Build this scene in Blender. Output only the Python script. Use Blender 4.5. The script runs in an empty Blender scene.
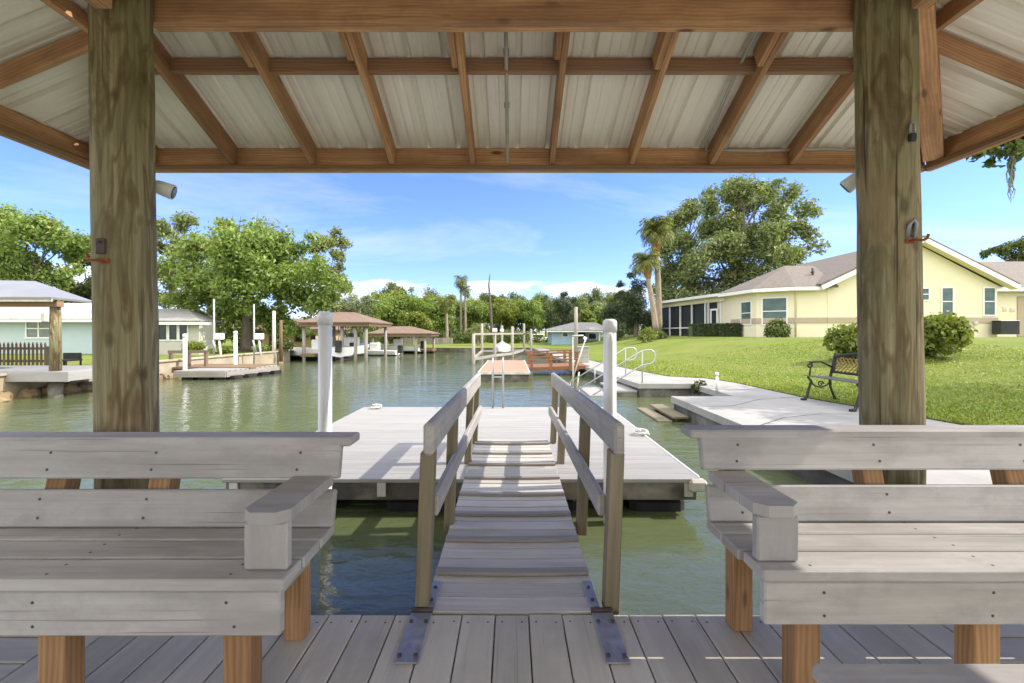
import bpy, math, random
import numpy as np
from mathutils import Vector, Matrix

# ------------------------------------------------------------------ camera, sky, sun, exposure
scene = bpy.context.scene
COL = scene.collection
CAM_Z, FOC, CX, HY = 1.22, 455.0, 512.0, 332.0
cam_d = bpy.data.cameras.new("camera")
cam = bpy.data.objects.new("camera", cam_d); COL.objects.link(cam)
cam.location = (0, 0, CAM_Z); cam.rotation_euler = (math.radians(90), 0, 0)
cam_d.sensor_width = 36; cam_d.lens = FOC / 1024 * 36
cam_d.shift_y = -(341.5 - HY) / 1024
cam_d.clip_start = 0.05; cam_d.clip_end = 3000
scene.camera = cam

SUN_DIR = Vector((1.0, 0.075, 0.88)).normalized()          # towards the sun
elev = math.asin(SUN_DIR.z); azim = math.atan2(SUN_DIR.x, SUN_DIR.y)
sun_d = bpy.data.lights.new("sun", 'SUN'); sun_d.energy = 2.5; sun_d.angle = math.radians(0.5)
sun_d.color = (1.0, 0.925, 0.81)
sun = bpy.data.objects.new("sun", sun_d); COL.objects.link(sun)
sun.location = (20, 0, 30); sun.rotation_euler = (-SUN_DIR).to_track_quat('-Z', 'Y').to_euler()

world = bpy.data.worlds.new("World"); scene.world = world; world.use_nodes = True
wt = world.node_tree; wt.nodes.clear()
def wn(t, **k):
    n = wt.nodes.new(t)
    for a, b in k.items(): setattr(n, a, b)
    return n
def wl(a, b): wt.links.new(a, b)
sky = wn('ShaderNodeTexSky', sky_type='NISHITA', sun_disc=False, sun_elevation=elev, sun_rotation=azim)
sky.altitude = 0; sky.air_density = 1.0; sky.dust_density = 0.1; sky.ozone_density = 2.2
tc = wn('ShaderNodeTexCoord'); sep = wn('ShaderNodeSeparateXYZ'); wl(tc.outputs['Generated'], sep.inputs[0])
def wmath(op, a, b=None, clamp=False):
    n = wn('ShaderNodeMath', operation=op, use_clamp=clamp)
    for i, v in enumerate((a, b)):
        if v is None: continue
        if isinstance(v, (int, float)): n.inputs[i].default_value = v
        else: wl(v, n.inputs[i])
    return n.outputs[0]
zc = wmath('MAXIMUM', sep.outputs['Z'], 0.0)
den = wmath('ADD', zc, 0.10)
u = wmath('DIVIDE', sep.outputs['X'], den); v = wmath('DIVIDE', sep.outputs['Y'], den)
cmb = wn('ShaderNodeCombineXYZ'); wl(u, cmb.inputs[0]); wl(v, cmb.inputs[1])
mp = wn('ShaderNodeMapping'); mp.inputs['Scale'].default_value = (0.42, 0.75, 1); mp.inputs['Location'].default_value = (1.7, 0.4, 0)
mp.inputs['Rotation'].default_value = (0, 0, math.radians(-12)); wl(cmb.outputs[0], mp.inputs['Vector'])
nz = wn('ShaderNodeTexNoise'); nz.inputs['Scale'].default_value = 1.0; nz.inputs['Detail'].default_value = 7
nz.inputs['Roughness'].default_value = 0.62; nz.inputs['Distortion'].default_value = 0.6; wl(mp.outputs[0], nz.inputs['Vector'])
rp = wn('ShaderNodeValToRGB'); rp.color_ramp.elements[0].position = 0.49; rp.color_ramp.elements[1].position = 0.80
rp.color_ramp.elements[1].color = (0.42, 0.42, 0.42, 1); wl(nz.outputs['Fac'], rp.inputs[0])
# a low bank of cumulus over the far trees
mp2 = wn('ShaderNodeMapping'); mp2.inputs['Scale'].default_value = (8, 8, 22); mp2.inputs['Location'].default_value = (0.3, 0, 0.35); wl(tc.outputs['Generated'], mp2.inputs['Vector'])
nz2 = wn('ShaderNodeTexNoise'); nz2.inputs['Scale'].default_value = 1.0; nz2.inputs['Detail'].default_value = 6; nz2.inputs['Roughness'].default_value = 0.55
wl(mp2.outputs[0], nz2.inputs['Vector'])
band = wn('ShaderNodeMapRange', interpolation_type='SMOOTHSTEP'); wl(sep.outputs['Z'], band.inputs[0])
band.inputs['From Min'].default_value = 0.150; band.inputs['From Max'].default_value = 0.095
band2 = wn('ShaderNodeMapRange', interpolation_type='SMOOTHSTEP'); wl(sep.outputs['Z'], band2.inputs[0])
band2.inputs['From Min'].default_value = 0.055; band2.inputs['From Max'].default_value = 0.085; band2.inputs['To Min'].default_value = 0.85
puff = wmath('MULTIPLY', wmath('MULTIPLY', nz2.outputs['Fac'], band2.outputs[0]), band.outputs[0])
rp2 = wn('ShaderNodeValToRGB'); rp2.color_ramp.elements[0].position = 0.445; rp2.color_ramp.elements[1].position = 0.535; wl(puff, rp2.inputs[0])
back = wn('ShaderNodeMapRange', interpolation_type='SMOOTHSTEP'); wl(sep.outputs['Y'], back.inputs[0])      # unseen bright cloud added as fill light to the sides and behind the camera
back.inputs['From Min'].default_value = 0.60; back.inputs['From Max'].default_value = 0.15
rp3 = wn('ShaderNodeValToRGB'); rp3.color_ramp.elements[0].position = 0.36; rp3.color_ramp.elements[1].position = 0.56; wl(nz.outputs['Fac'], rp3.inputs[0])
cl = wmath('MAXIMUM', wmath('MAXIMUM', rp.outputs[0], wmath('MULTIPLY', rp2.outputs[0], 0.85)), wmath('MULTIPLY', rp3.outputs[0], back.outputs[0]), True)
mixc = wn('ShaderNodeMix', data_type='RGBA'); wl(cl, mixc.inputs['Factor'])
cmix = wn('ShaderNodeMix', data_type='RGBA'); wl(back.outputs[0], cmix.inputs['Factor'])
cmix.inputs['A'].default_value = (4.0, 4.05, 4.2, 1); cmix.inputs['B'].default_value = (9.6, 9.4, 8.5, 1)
tint = wn('ShaderNodeMix', data_type='RGBA', blend_type='MULTIPLY'); tint.inputs['Factor'].default_value = 1
wl(sky.outputs[0], tint.inputs['A']); tint.inputs['B'].default_value = (0.46, 0.535, 0.92, 1)
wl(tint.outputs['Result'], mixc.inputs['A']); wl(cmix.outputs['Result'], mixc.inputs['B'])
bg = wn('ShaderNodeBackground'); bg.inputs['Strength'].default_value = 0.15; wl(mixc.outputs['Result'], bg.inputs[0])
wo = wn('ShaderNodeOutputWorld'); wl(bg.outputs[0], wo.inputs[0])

vs = scene.view_settings
vs.view_transform = 'Standard'; vs.look = 'None'; vs.exposure = 1.2; vs.gamma = 1.0; vs.use_curve_mapping = False
scene.cycles.max_bounces = 10; scene.cycles.diffuse_bounces = 5; scene.cycles.transparent_max_bounces = 8

rnd = random.Random(7)
def P(x, y, Y):                      # where the camera sees a pixel at distance Y
    return Vector(((x - CX) / FOC * Y, Y, CAM_Z + (HY - y) / FOC * Y))

# ------------------------------------------------------------------ materials
def new_mat(name):
    m = bpy.data.materials.new(name); m.use_nodes = True
    nt = m.node_tree; b = nt.nodes['Principled BSDF']
    return m, nt, b
def nd(nt, t, **k):
    n = nt.nodes.new(t)
    for a, b in k.items(): setattr(n, a, b)
    return n
def ramp(nt, fac, stops):
    r = nd(nt, 'ShaderNodeValToRGB'); e = r.color_ramp.elements
    while len(e) < len(stops): e.new(0.5)
    for i, (p, c) in enumerate(stops):
        e[i].position = p; e[i].color = (*c, 1) if len(c) == 3 else c
    nt.links.new(fac, r.inputs[0]); return r.outputs[0]
def mixcol(nt, fac, a, b, mode='MIX'):
    m = nd(nt, 'ShaderNodeMix', data_type='RGBA', blend_type=mode)
    for s, v in (('Factor', fac), ('A', a), ('B', b)):
        if hasattr(v, 'links'): nt.links.new(v, m.inputs[s])
        elif s == 'Factor': m.inputs[s].default_value = v
        else: m.inputs[s].default_value = (*v, 1)
    return m.outputs['Result']
def noise(nt, vec, scale, detail=4, rough=0.55, dist=0.0):
    n = nd(nt, 'ShaderNodeTexNoise'); n.inputs['Scale'].default_value = scale; n.inputs['Detail'].default_value = detail
    n.inputs['Roughness'].default_value = rough; n.inputs['Distortion'].default_value = dist
    if vec is not None: nt.links.new(vec, n.inputs['Vector'])
    return n.outputs['Fac']
def mapped(nt, kind, scale=(1, 1, 1), loc=(0, 0, 0), rot=(0, 0, 0)):
    t = nd(nt, 'ShaderNodeTexCoord'); m = nd(nt, 'ShaderNodeMapping')
    m.inputs['Scale'].default_value = scale; m.inputs['Location'].default_value = loc; m.inputs['Rotation'].default_value = rot
    nt.links.new(t.outputs[kind], m.inputs['Vector']); return m.outputs[0]
def bump(nt, b, h, strength=0.3, dist=0.01):
    n = nd(nt, 'ShaderNodeBump'); n.inputs['Strength'].default_value = strength; n.inputs['Distance'].default_value = dist
    nt.links.new(h, n.inputs['Height']); nt.links.new(n.outputs[0], b.inputs['Normal'])

def wood(name, light, dark, stain=None, across=34, along=1.6, contrast=0.5, var=0.18, rough=0.75, knots=False, stain_amt=0.5, bump_s=0.25, cracks=0.0):
    m, nt, b = new_mat(name)
    vec = mapped(nt, 'UV', (along, across, 1))
    g = noise(nt, vec, 1.0, 6, 0.6, 0.35)
    c = ramp(nt, g, [(0.5 - contrast * 0.36, dark), (0.5 + contrast * 0.36, light)])
    if knots:                                      # wavy cathedral figure and knots
        w = nd(nt, 'ShaderNodeTexWave', wave_type='BANDS', bands_direction='Y'); w.inputs['Scale'].default_value = 5.5
        w.inputs['Distortion'].default_value = 7.0; w.inputs['Detail'].default_value = 1.5; w.inputs['Detail Scale'].default_value = 0.6
        nt.links.new(mapped(nt, 'UV', (0.9, 3.0, 1)), w.inputs['Vector'])
        c = mixcol(nt, 0.32, c, ramp(nt, w.outputs['Fac'], [(0.15, dark), (0.75, light)]))
        vo = nd(nt, 'ShaderNodeTexVoronoi'); vo.inputs['Scale'].default_value = 1.0
        nt.links.new(mapped(nt, 'UV', (2.2, 7, 1)), vo.inputs['Vector'])
        c = mixcol(nt, ramp(nt, vo.outputs['Distance'], [(0.06, (1, 1, 1)), (0.13, (0, 0, 0))]), c, tuple(x * 0.35 for x in dark))
    if stain:
        s = noise(nt, mapped(nt, 'UV', (1.1, 5, 1)), 1.3, 5, 0.6)
        c = mixcol(nt, ramp(nt, s, [(0.42, (0, 0, 0)), (0.72, (stain_amt,) * 3)]), c, stain)
    if cracks:
        ck = noise(nt, mapped(nt, 'UV', (0.9, 75, 1)), 1.0, 3, 0.55, 0.15)
        c = mixcol(nt, ramp(nt, ck, [(0.63, (0, 0, 0)), (0.70, (cracks,) * 3)]), c, tuple(x * 0.45 for x in dark))
        sm = noise(nt, mapped(nt, 'UV', (2.3, 3.1, 1), loc=(3, 8, 0)), 1.0, 7, 0.7)
        c = mixcol(nt, ramp(nt, sm, [(0.50, (0, 0, 0)), (0.62, (cracks * .6,) * 3)]), c, tuple(x * 0.72 for x in dark))
    geo = nd(nt, 'ShaderNodeNewGeometry'); oi = nd(nt, 'ShaderNodeObjectInfo')
    ra = nd(nt, 'ShaderNodeMath', operation='ADD'); rf = nd(nt, 'ShaderNodeMath', operation='FRACT')
    nt.links.new(geo.outputs['Random Per Island'], ra.inputs[0]); nt.links.new(oi.outputs['Random'], ra.inputs[1]); nt.links.new(ra.outputs[0], rf.inputs[0])
    mr = nd(nt, 'ShaderNodeMapRange'); mr.inputs['To Min'].default_value = 1 - var; mr.inputs['To Max'].default_value = 1 + var * 0.6
    nt.links.new(rf.outputs[0], mr.inputs[0])
    cc = nd(nt, 'ShaderNodeCombineXYZ')
    for i in range(3): nt.links.new(mr.outputs[0], cc.inputs[i])
    c = mixcol(nt, 1.0, c, cc.outputs[0], 'MULTIPLY')
    nt.links.new(c, b.inputs['Base Color']); b.inputs['Roughness'].default_value = rough
    b.inputs['Specular IOR Level'].default_value = 0.3
    bump(nt, b, g, bump_s, 0.004)
    return m

def plain(name, col, rough=0.6, metal=0.0, vary=0.12, scale=3.0, dirt=None, spec=0.4, bump_s=0.0, stretch=(1, 1, 1)):
    m, nt, b = new_mat(name)
    vec = mapped(nt, 'Object', stretch)
    f = noise(nt, vec, scale, 6, 0.6)
    lo = tuple(c * (1 - vary) for c in col); hi = tuple(min(1, c * (1 + vary)) for c in col)
    c = ramp(nt, f, [(0.3, lo), (0.7, hi)])
    if dirt:
        f2 = noise(nt, vec, scale * 0.37, 7, 0.65, 0.4)
        c = mixcol(nt, ramp(nt, f2, [(0.48, (0, 0, 0)), (0.68, (0.8, 0.8, 0.8))]), c, dirt)
    nt.links.new(c, b.inputs['Base Color']); b.inputs['Roughness'].default_value = rough; b.inputs['Metallic'].default_value = metal
    b.inputs['Specular IOR Level'].default_value = spec
    if bump_s: bump(nt, b, noise(nt, vec, scale * 9, 4), bump_s, 0.01)
    return m

def leafmat(name, dark, mid, light, transl=0.3):
    m, nt, b = new_mat(name)
    geo = nd(nt, 'ShaderNodeNewGeometry')
    c = ramp(nt, geo.outputs['Random Per Island'], [(0.0, dark), (0.55, mid), (1.0, light)])
    big = noise(nt, mapped(nt, 'Object'), 0.45, 3)
    c = mixcol(nt, ramp(nt, big, [(0.40, (0, 0, 0)), (0.72, (0.5, 0.5, 0.5))]), c, light)
    yl = noise(nt, mapped(nt, 'Object', loc=(7, 3, 5)), 0.9, 4)
    c = mixcol(nt, ramp(nt, yl, [(0.5, (0, 0, 0)), (0.7, (0.45, 0.45, 0.45))]), c, (mid[0] * 1.25, mid[1] * 0.92, mid[2] * 0.8))
    nt.links.new(c, b.inputs['Base Color']); b.inputs['Roughness'].default_value = 0.5; b.inputs['Specular IOR Level'].default_value = 0.35
    t = nd(nt, 'ShaderNodeBsdfTranslucent')
    nt.links.new(mixcol(nt, 1.0, c, (1.25, 1.3, 0.5), 'MULTIPLY'), t.inputs['Color'])
    mx = nd(nt, 'ShaderNodeMixShader'); mx.inputs[0].default_value = transl
    nt.links.new(b.outputs[0], mx.inputs[1]); nt.links.new(t.outputs[0], mx.inputs[2])
    nt.links.new(mx.outputs[0], nt.nodes['Material Output'].inputs['Surface'])
    return m

M = {}
M['bench'] = wood('grey_board', (0.45, 0.43, 0.412), (0.345, 0.33, 0.316), stain=(0.25, 0.235, 0.222), across=38, along=1.1, contrast=0.8, var=0.13, rough=0.75, stain_amt=0.85, bump_s=0.4, cracks=0.75)
M['deck'] = wood('deck_board', (0.58, 0.545, 0.455), (0.46, 0.43, 0.36), stain=(0.32, 0.295, 0.245), across=30, contrast=0.9, var=0.16, rough=0.65, stain_amt=0.5, bump_s=0.25, cracks=0.5)
M['ramp'] = wood('ramp_board', (0.62, 0.595, 0.54), (0.42, 0.395, 0.35), stain=(0.36, 0.33, 0.28), across=44, contrast=0.75, var=0.16, rough=0.8, cracks=0.35)
M['rail'] = wood('rail_board', (0.47, 0.445, 0.41), (0.33, 0.31, 0.28), stain=(0.20, 0.18, 0.15), across=36, contrast=0.8, var=0.15, cracks=0.6)
M['post'] = wood('treated_post', (0.27, 0.225, 0.15), (0.13, 0.107, 0.07), stain=(0.14, 0.14, 0.06), across=30, contrast=0.7, var=0.2)
M['timber'] = wood('roof_timber', (0.68, 0.40, 0.21), (0.34, 0.165, 0.08), stain=(0.22, 0.12, 0.07), across=30, along=1.2, contrast=0.8, var=0.28, knots=True, stain_amt=0.85, cracks=0.6)
M['timber_dark'] = wood('weathered_timber', (0.40, 0.225, 0.12), (0.18, 0.095, 0.055), stain=(0.22, 0.19, 0.15), across=32, contrast=0.8, var=0.2, knots=True, stain_amt=0.7)
M['leg'] = wood('leg_timber', (0.44, 0.26, 0.125), (0.20, 0.10, 0.045), stain=(0.17, 0.09, 0.045), across=22, along=1.5, contrast=0.8, var=0.2, knots=True, stain_amt=0.5)
M['cleat'] = wood('dark_board', (0.36, 0.335, 0.30), (0.22, 0.20, 0.175), across=40, contrast=0.8)
M['red'] = wood('red_board', (0.29, 0.145, 0.075), (0.18, 0.088, 0.045), across=30, contrast=0.8, var=0.12)
M['red_deck'] = wood('faded_red_board', (0.44, 0.265, 0.185), (0.34, 0.205, 0.14), across=20, contrast=0.8, var=0.12)
M['grey_wood'] = wood('grey_wood', (0.42, 0.39, 0.35), (0.26, 0.23, 0.20), stain=(0.2, 0.18, 0.14), across=30, contrast=0.7, var=0.2)
M['brown_wood'] = wood('brown_wood', (0.26, 0.17, 0.10), (0.13, 0.085, 0.05), across=30, contrast=0.7, var=0.2)
M['picket'] = wood('picket', (0.23, 0.17, 0.12), (0.14, 0.10, 0.07), across=30, contrast=0.7, var=0.25)
M['dockdeck'] = wood('dock_planks', (0.37, 0.36, 0.34), (0.31, 0.30, 0.283), stain=(0.20, 0.19, 0.175), across=14, along=0.8, contrast=0.9, var=0.03, rough=0.7, stain_amt=0.4, bump_s=0.1)
M['dockframe'] = plain('dock_frame', (0.085, 0.075, 0.06), 0.85, vary=0.5, scale=4, dirt=(0.30, 0.28, 0.22))
M['white'] = plain('white_paint', (0.78, 0.78, 0.76), 0.4, vary=0.03, scale=2, dirt=None)
M['pvc'] = plain('white_pipe', (0.74, 0.745, 0.74), 0.32, vary=0.08, scale=3, stretch=(1, 1, 0.3))
M['dirty_white'] = plain('dirty_white', (0.55, 0.53, 0.47), 0.6, vary=0.15, scale=5, dirt=(0.35, 0.31, 0.24))
M['black'] = plain('black_plastic', (0.018, 0.018, 0.02), 0.45, vary=0.4, scale=5, dirt=(0.06, 0.055, 0.045))
M['iron'] = plain('black_iron', (0.03, 0.028, 0.027), 0.42, metal=0.4, vary=0.4, scale=8, dirt=(0.07, 0.055, 0.045))
M['slat'] = plain('dark_slat', (0.11, 0.10, 0.095), 0.6, vary=0.3, scale=9)
M['brass'] = plain('bronze_lattice', (0.30, 0.19, 0.06), 0.45, metal=0.5, vary=0.2, scale=12)
M['galv'] = plain('galvanised_plate', (0.30, 0.305, 0.325), 0.5, metal=0.35, vary=0.25, scale=14, dirt=(0.15, 0.15, 0.17), bump_s=0.05)
M['bolt'] = plain('rusty_bolt', (0.07, 0.05, 0.045), 0.7, vary=0.3, scale=30)
M['nail'] = plain('screw_head', (0.06, 0.05, 0.05), 0.6, vary=0.2, scale=30)
M['alu'] = plain('aluminium_tube', (0.45, 0.46, 0.47), 0.35, metal=0.6, vary=0.06, scale=4)
M['conduit'] = plain('grey_conduit', (0.42, 0.41, 0.39), 0.5, metal=0.2, vary=0.1, scale=6)
M['rust'] = plain('rusty_hook', (0.30, 0.075, 0.03), 0.75, vary=0.3, scale=30, dirt=(0.16, 0.06, 0.03))
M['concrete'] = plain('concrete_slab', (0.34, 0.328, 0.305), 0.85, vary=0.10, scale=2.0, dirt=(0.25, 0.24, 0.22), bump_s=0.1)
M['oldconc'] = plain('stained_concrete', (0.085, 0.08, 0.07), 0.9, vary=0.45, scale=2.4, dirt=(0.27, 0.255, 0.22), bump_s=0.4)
M['tanwall'] = plain('tan_seawall', (0.40, 0.34, 0.25), 0.9, vary=0.2, scale=2.0, dirt=(0.25, 0.19, 0.11), bump_s=0.3)
M['rock'] = plain('rock', (0.22, 0.16, 0.09), 0.9, vary=0.4, scale=3.0, dirt=(0.35, 0.27, 0.15), bump_s=0.5)
M['teal'] = plain('pale_teal_paint', (0.44, 0.525, 0.55), 0.7, vary=0.03)
M['blue'] = plain('light_blue_paint', (0.34, 0.46, 0.60), 0.7, vary=0.05)
M['cream'] = plain('cream_stucco', (0.75, 0.68, 0.49), 0.8, vary=0.03, scale=1.5, bump_s=0.06)
M['taupe'] = plain('taupe_band', (0.42, 0.34, 0.25), 0.8, vary=0.05)
M['tan_house'] = plain('tan_stucco', (0.50, 0.36, 0.19), 0.8, vary=0.1)
M['shed_white'] = plain('off_white_siding', (0.48, 0.465, 0.42), 0.8, vary=0.06)
M['tin'] = plain('galvanised_roof', (0.31, 0.30, 0.28), 0.4, metal=0.15, vary=0.1, scale=1.5)
M['greyroof'] = plain('grey_shingle', (0.27, 0.26, 0.25), 0.9, vary=0.2, scale=5, bump_s=0.3)
M['screen'] = plain('dark_screen', (0.028, 0.032, 0.034), 0.55, vary=0.3, scale=1.2)
M['plaid'] = plain('dull_interior', (0.10, 0.09, 0.08), 0.8, vary=0.5, scale=2)
M['rope'] = plain('white_rope', (0.70, 0.68, 0.62), 0.9, vary=0.1, scale=20)
M['boatblue'] = plain('boat_blue', (0.10, 0.16, 0.28), 0.3, vary=0.1)
M['sand'] = plain('mulch', (0.22, 0.16, 0.10), 0.9, vary=0.3, scale=6)
M['moss'] = plain('spanish_moss', (0.20, 0.22, 0.16), 0.9, vary=0.25, scale=8)

def shingle(name, a, b_):
    m, nt, b = new_mat(name)
    vec = mapped(nt, 'Object')
    br = nd(nt, 'ShaderNodeTexBrick'); br.inputs['Scale'].default_value = 3.2; br.inputs['Mortar Size'].default_value = 0.012
    br.inputs['Color1'].default_value = (*a, 1); br.inputs['Color2'].default_value = (*b_, 1); br.inputs['Mortar'].default_value = (*[x * 0.6 for x in b_], 1)
    nt.links.new(vec, br.inputs['Vector'])
    f = noise(nt, vec, 9, 5)
    c = mixcol(nt, ramp(nt, f, [(0.35, (0, 0, 0)), (0.7, (0.6, 0.6, 0.6))]), br.outputs['Color'], tuple(x * 0.75 for x in a))
    nt.links.new(c, b.inputs['Base Color']); b.inputs['Roughness'].default_value = 0.9; bump(nt, b, f, 0.3, 0.02)
    return m
M['shingle'] = shingle('brown_shingle', (0.215, 0.182, 0.155), (0.15, 0.127, 0.11))
M['redroof'] = shingle('terracotta_shingle', (0.24, 0.165, 0.12), (0.175, 0.122, 0.092))

def glass(name, col):
    m, nt, b = new_mat(name)
    c = ramp(nt, noise(nt, mapped(nt, 'Object', (1, 1, 2)), 2.0, 3), [(0.3, tuple(x * 0.6 for x in col)), (0.7, col)])
    nt.links.new(c, b.inputs['Base Color']); b.inputs['Roughness'].default_value = 0.12; b.inputs['Specular IOR Level'].default_value = 0.35
    return m
M['glass'] = glass('teal_window_glass', (0.09, 0.15, 0.15))
M['darkglass'] = glass('dark_window_glass', (0.035, 0.045, 0.05))
M['blinds'] = glass('blind_behind_glass', (0.22, 0.24, 0.22))

def metal_panel():
    m, nt, b = new_mat('cream_metal_roofing')
    f = noise(nt, mapped(nt, 'UV', (0.5, 9, 1)), 2.0, 5)
    c = ramp(nt, f, [(0.3, (0.80, 0.765, 0.68)), (0.7, (0.88, 0.85, 0.77))])
    s = noise(nt, mapped(nt, 'UV', (0.9, 1.6, 1)), 1.6, 6, 0.65)
    c = mixcol(nt, ramp(nt, s, [(0.55, (0, 0, 0)), (0.8, (0.45, 0.45, 0.45))]), c, (0.46, 0.41, 0.33))
    nt.links.new(c, b.inputs['Base Color']); b.inputs['Roughness'].default_value = 0.5
    return m
M['panel'] = metal_panel()

def pilemat():
    m, nt, b = new_mat('treated_pile')
    g = noise(nt, mapped(nt, 'Object', (26, 26, 0.8)), 2.2, 7, 0.65, 0.3)
    c = ramp(nt, g, [(0.30, (0.125, 0.10, 0.055)), (0.52, (0.265, 0.225, 0.125)), (0.72, (0.42, 0.37, 0.235))])
    fig = noise(nt, mapped(nt, 'Object', (9, 9, 1.5)), 1.5, 2, 0.5, 0.5)
    fr = nd(nt, 'ShaderNodeMath', operation='PINGPONG'); fm = nd(nt, 'ShaderNodeMath', operation='MULTIPLY'); fm.inputs[1].default_value = 7
    nt.links.new(fig, fm.inputs[0]); nt.links.new(fm.outputs[0], fr.inputs[0]); fr.inputs[1].default_value = 1
    c = mixcol(nt, ramp(nt, fr.outputs[0], [(0.0, (0.7, 0.7, 0.7)), (0.3, (0.4, 0.4, 0.4)), (0.45, (0, 0, 0))]), c, (0.105, 0.058, 0.022))
    mo = noise(nt, mapped(nt, 'Object', (7, 7, 2.2), loc=(2, 5, 1)), 1.3, 5, 0.6, 0.6)
    c = mixcol(nt, ramp(nt, mo, [(0.52, (0, 0, 0)), (0.60, (0.65, 0.65, 0.65))]), c, (0.105, 0.066, 0.03))
    kn = nd(nt, 'ShaderNodeTexVoronoi'); kn.inputs['Scale'].default_value = 1.0; nt.links.new(mapped(nt, 'Object', (7, 7, 3.4)), kn.inputs['Vector'])
    c = mixcol(nt, ramp(nt, kn.outputs['Distance'], [(0.10, (0.85, 0.85, 0.85)), (0.19, (0, 0, 0))]), c, (0.05, 0.03, 0.015))
    gr = noise(nt, mapped(nt, 'Object', (2.2, 2.2, 0.6)), 2.4, 5, 0.6)
    c = mixcol(nt, ramp(nt, gr, [(0.42, (0, 0, 0)), (0.64, (0.5, 0.5, 0.5))]), c, (0.20, 0.205, 0.11))
    pk = noise(nt, mapped(nt, 'Object', (1.6, 1.6, 0.8)), 2.1, 5, 0.6)
    c = mixcol(nt, ramp(nt, pk, [(0.55, (0, 0, 0)), (0.7, (0.6, 0.6, 0.6))]), c, (0.34, 0.25, 0.14))
    cr = noise(nt, mapped(nt, 'Object', (34, 34, 0.5)), 1.2, 2, 0.5, 0.1)
    c = mixcol(nt, ramp(nt, cr, [(0.64, (0, 0, 0)), (0.70, (0.85, 0.85, 0.85))]), c, (0.05, 0.035, 0.02))
    nt.links.new(c, b.inputs['Base Color']); b.inputs['Roughness'].default_value = 0.8; b.inputs['Specular IOR Level'].default_value = 0.25
    bump(nt, b, g, 0.55, 0.012)
    return m
M['pile'] = pilemat()

def barkmat(name, a, b_):
    m, nt, b = new_mat(name)
    g = noise(nt, mapped(nt, 'Object', (3, 3, 0.6)), 3.0, 6, 0.65)
    nt.links.new(ramp(nt, g, [(0.3, a), (0.7, b_)]), b.inputs['Base Color']); b.inputs['Roughness'].default_value = 0.9
    bump(nt, b, g, 0.6, 0.03); return m
M['bark'] = barkmat('grey_brown_bark', (0.07, 0.055, 0.04), (0.19, 0.155, 0.12))
M['palebark'] = barkmat('pale_bark', (0.25, 0.22, 0.18), (0.42, 0.38, 0.32))
M['palmbark'] = barkmat('palm_bark', (0.22, 0.17, 0.12), (0.40, 0.33, 0.25))
M['boots'] = barkmat('dead_palm_skirt', (0.25, 0.11, 0.045), (0.42, 0.23, 0.11))

M['leaf_bright'] = leafmat('bright_leaf', (0.10, 0.155, 0.034), (0.20, 0.285, 0.07), (0.33, 0.42, 0.13), 0.35)
M['leaf_mid'] = leafmat('mid_leaf', (0.050, 0.078, 0.022), (0.110, 0.150, 0.045), (0.200, 0.240, 0.085), 0.3)
M['leaf_oak'] = leafmat('oak_leaf', (0.075, 0.110, 0.040), (0.175, 0.225, 0.085), (0.31, 0.355, 0.16), 0.3)
M['leaf_dark'] = leafmat('dark_leaf', (0.025, 0.042, 0.018), (0.055, 0.082, 0.030), (0.105, 0.140, 0.052), 0.2)
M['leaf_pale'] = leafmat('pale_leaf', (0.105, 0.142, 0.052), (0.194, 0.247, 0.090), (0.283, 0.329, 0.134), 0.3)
M['leaf_yel'] = leafmat('yellow_green_leaf', (0.100, 0.135, 0.022), (0.190, 0.235, 0.045), (0.300, 0.345, 0.085), 0.35)
M['leaf_cedar'] = leafmat('cedar_leaf', (0.026, 0.046, 0.024), (0.057, 0.090, 0.044), (0.108, 0.144, 0.063), 0.15)
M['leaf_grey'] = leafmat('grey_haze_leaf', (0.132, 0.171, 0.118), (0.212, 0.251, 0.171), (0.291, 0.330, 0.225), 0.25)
M['frond'] = leafmat('palm_frond', (0.066, 0.099, 0.024), (0.146, 0.185, 0.046), (0.265, 0.265, 0.079), 0.25)
M['blade'] = leafmat('grass_blade', (0.15, 0.21, 0.03), (0.235, 0.305, 0.05), (0.34, 0.37, 0.09), 0.3)

def grassmat():
    m, nt, b = new_mat('lawn_grass')
    vec = mapped(nt, 'Object')
    a = noise(nt, vec, 0.35, 5, 0.6); f = noise(nt, vec, 9.0, 6, 0.7); f2 = noise(nt, vec, 60, 3, 0.7)
    c = ramp(nt, f, [(0.3, (0.125, 0.18, 0.022)), (0.7, (0.235, 0.295, 0.045))])
    c = mixcol(nt, ramp(nt, a, [(0.4, (0, 0, 0)), (0.7, (0.6, 0.6, 0.6))]), c, (0.30, 0.295, 0.085))
    c = mixcol(nt, ramp(nt, noise(nt, vec, 1.1, 5, 0.7), [(0.54, (0, 0, 0)), (0.72, (0.75, 0.75, 0.75))]), c, (0.095, 0.135, 0.024))
    nt.links.new(c, b.inputs['Base Color']); b.inputs['Roughness'].default_value = 0.8; b.inputs['Specular IOR Level'].default_value = 0.2
    ad = nd(nt, 'ShaderNodeMath', operation='ADD'); nt.links.new(f, ad.inputs[0]); nt.links.new(f2, ad.inputs[1])
    bump(nt, b, ad.outputs[0], 0.8, 0.06); return m
M['grass'] = grassmat()

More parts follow.
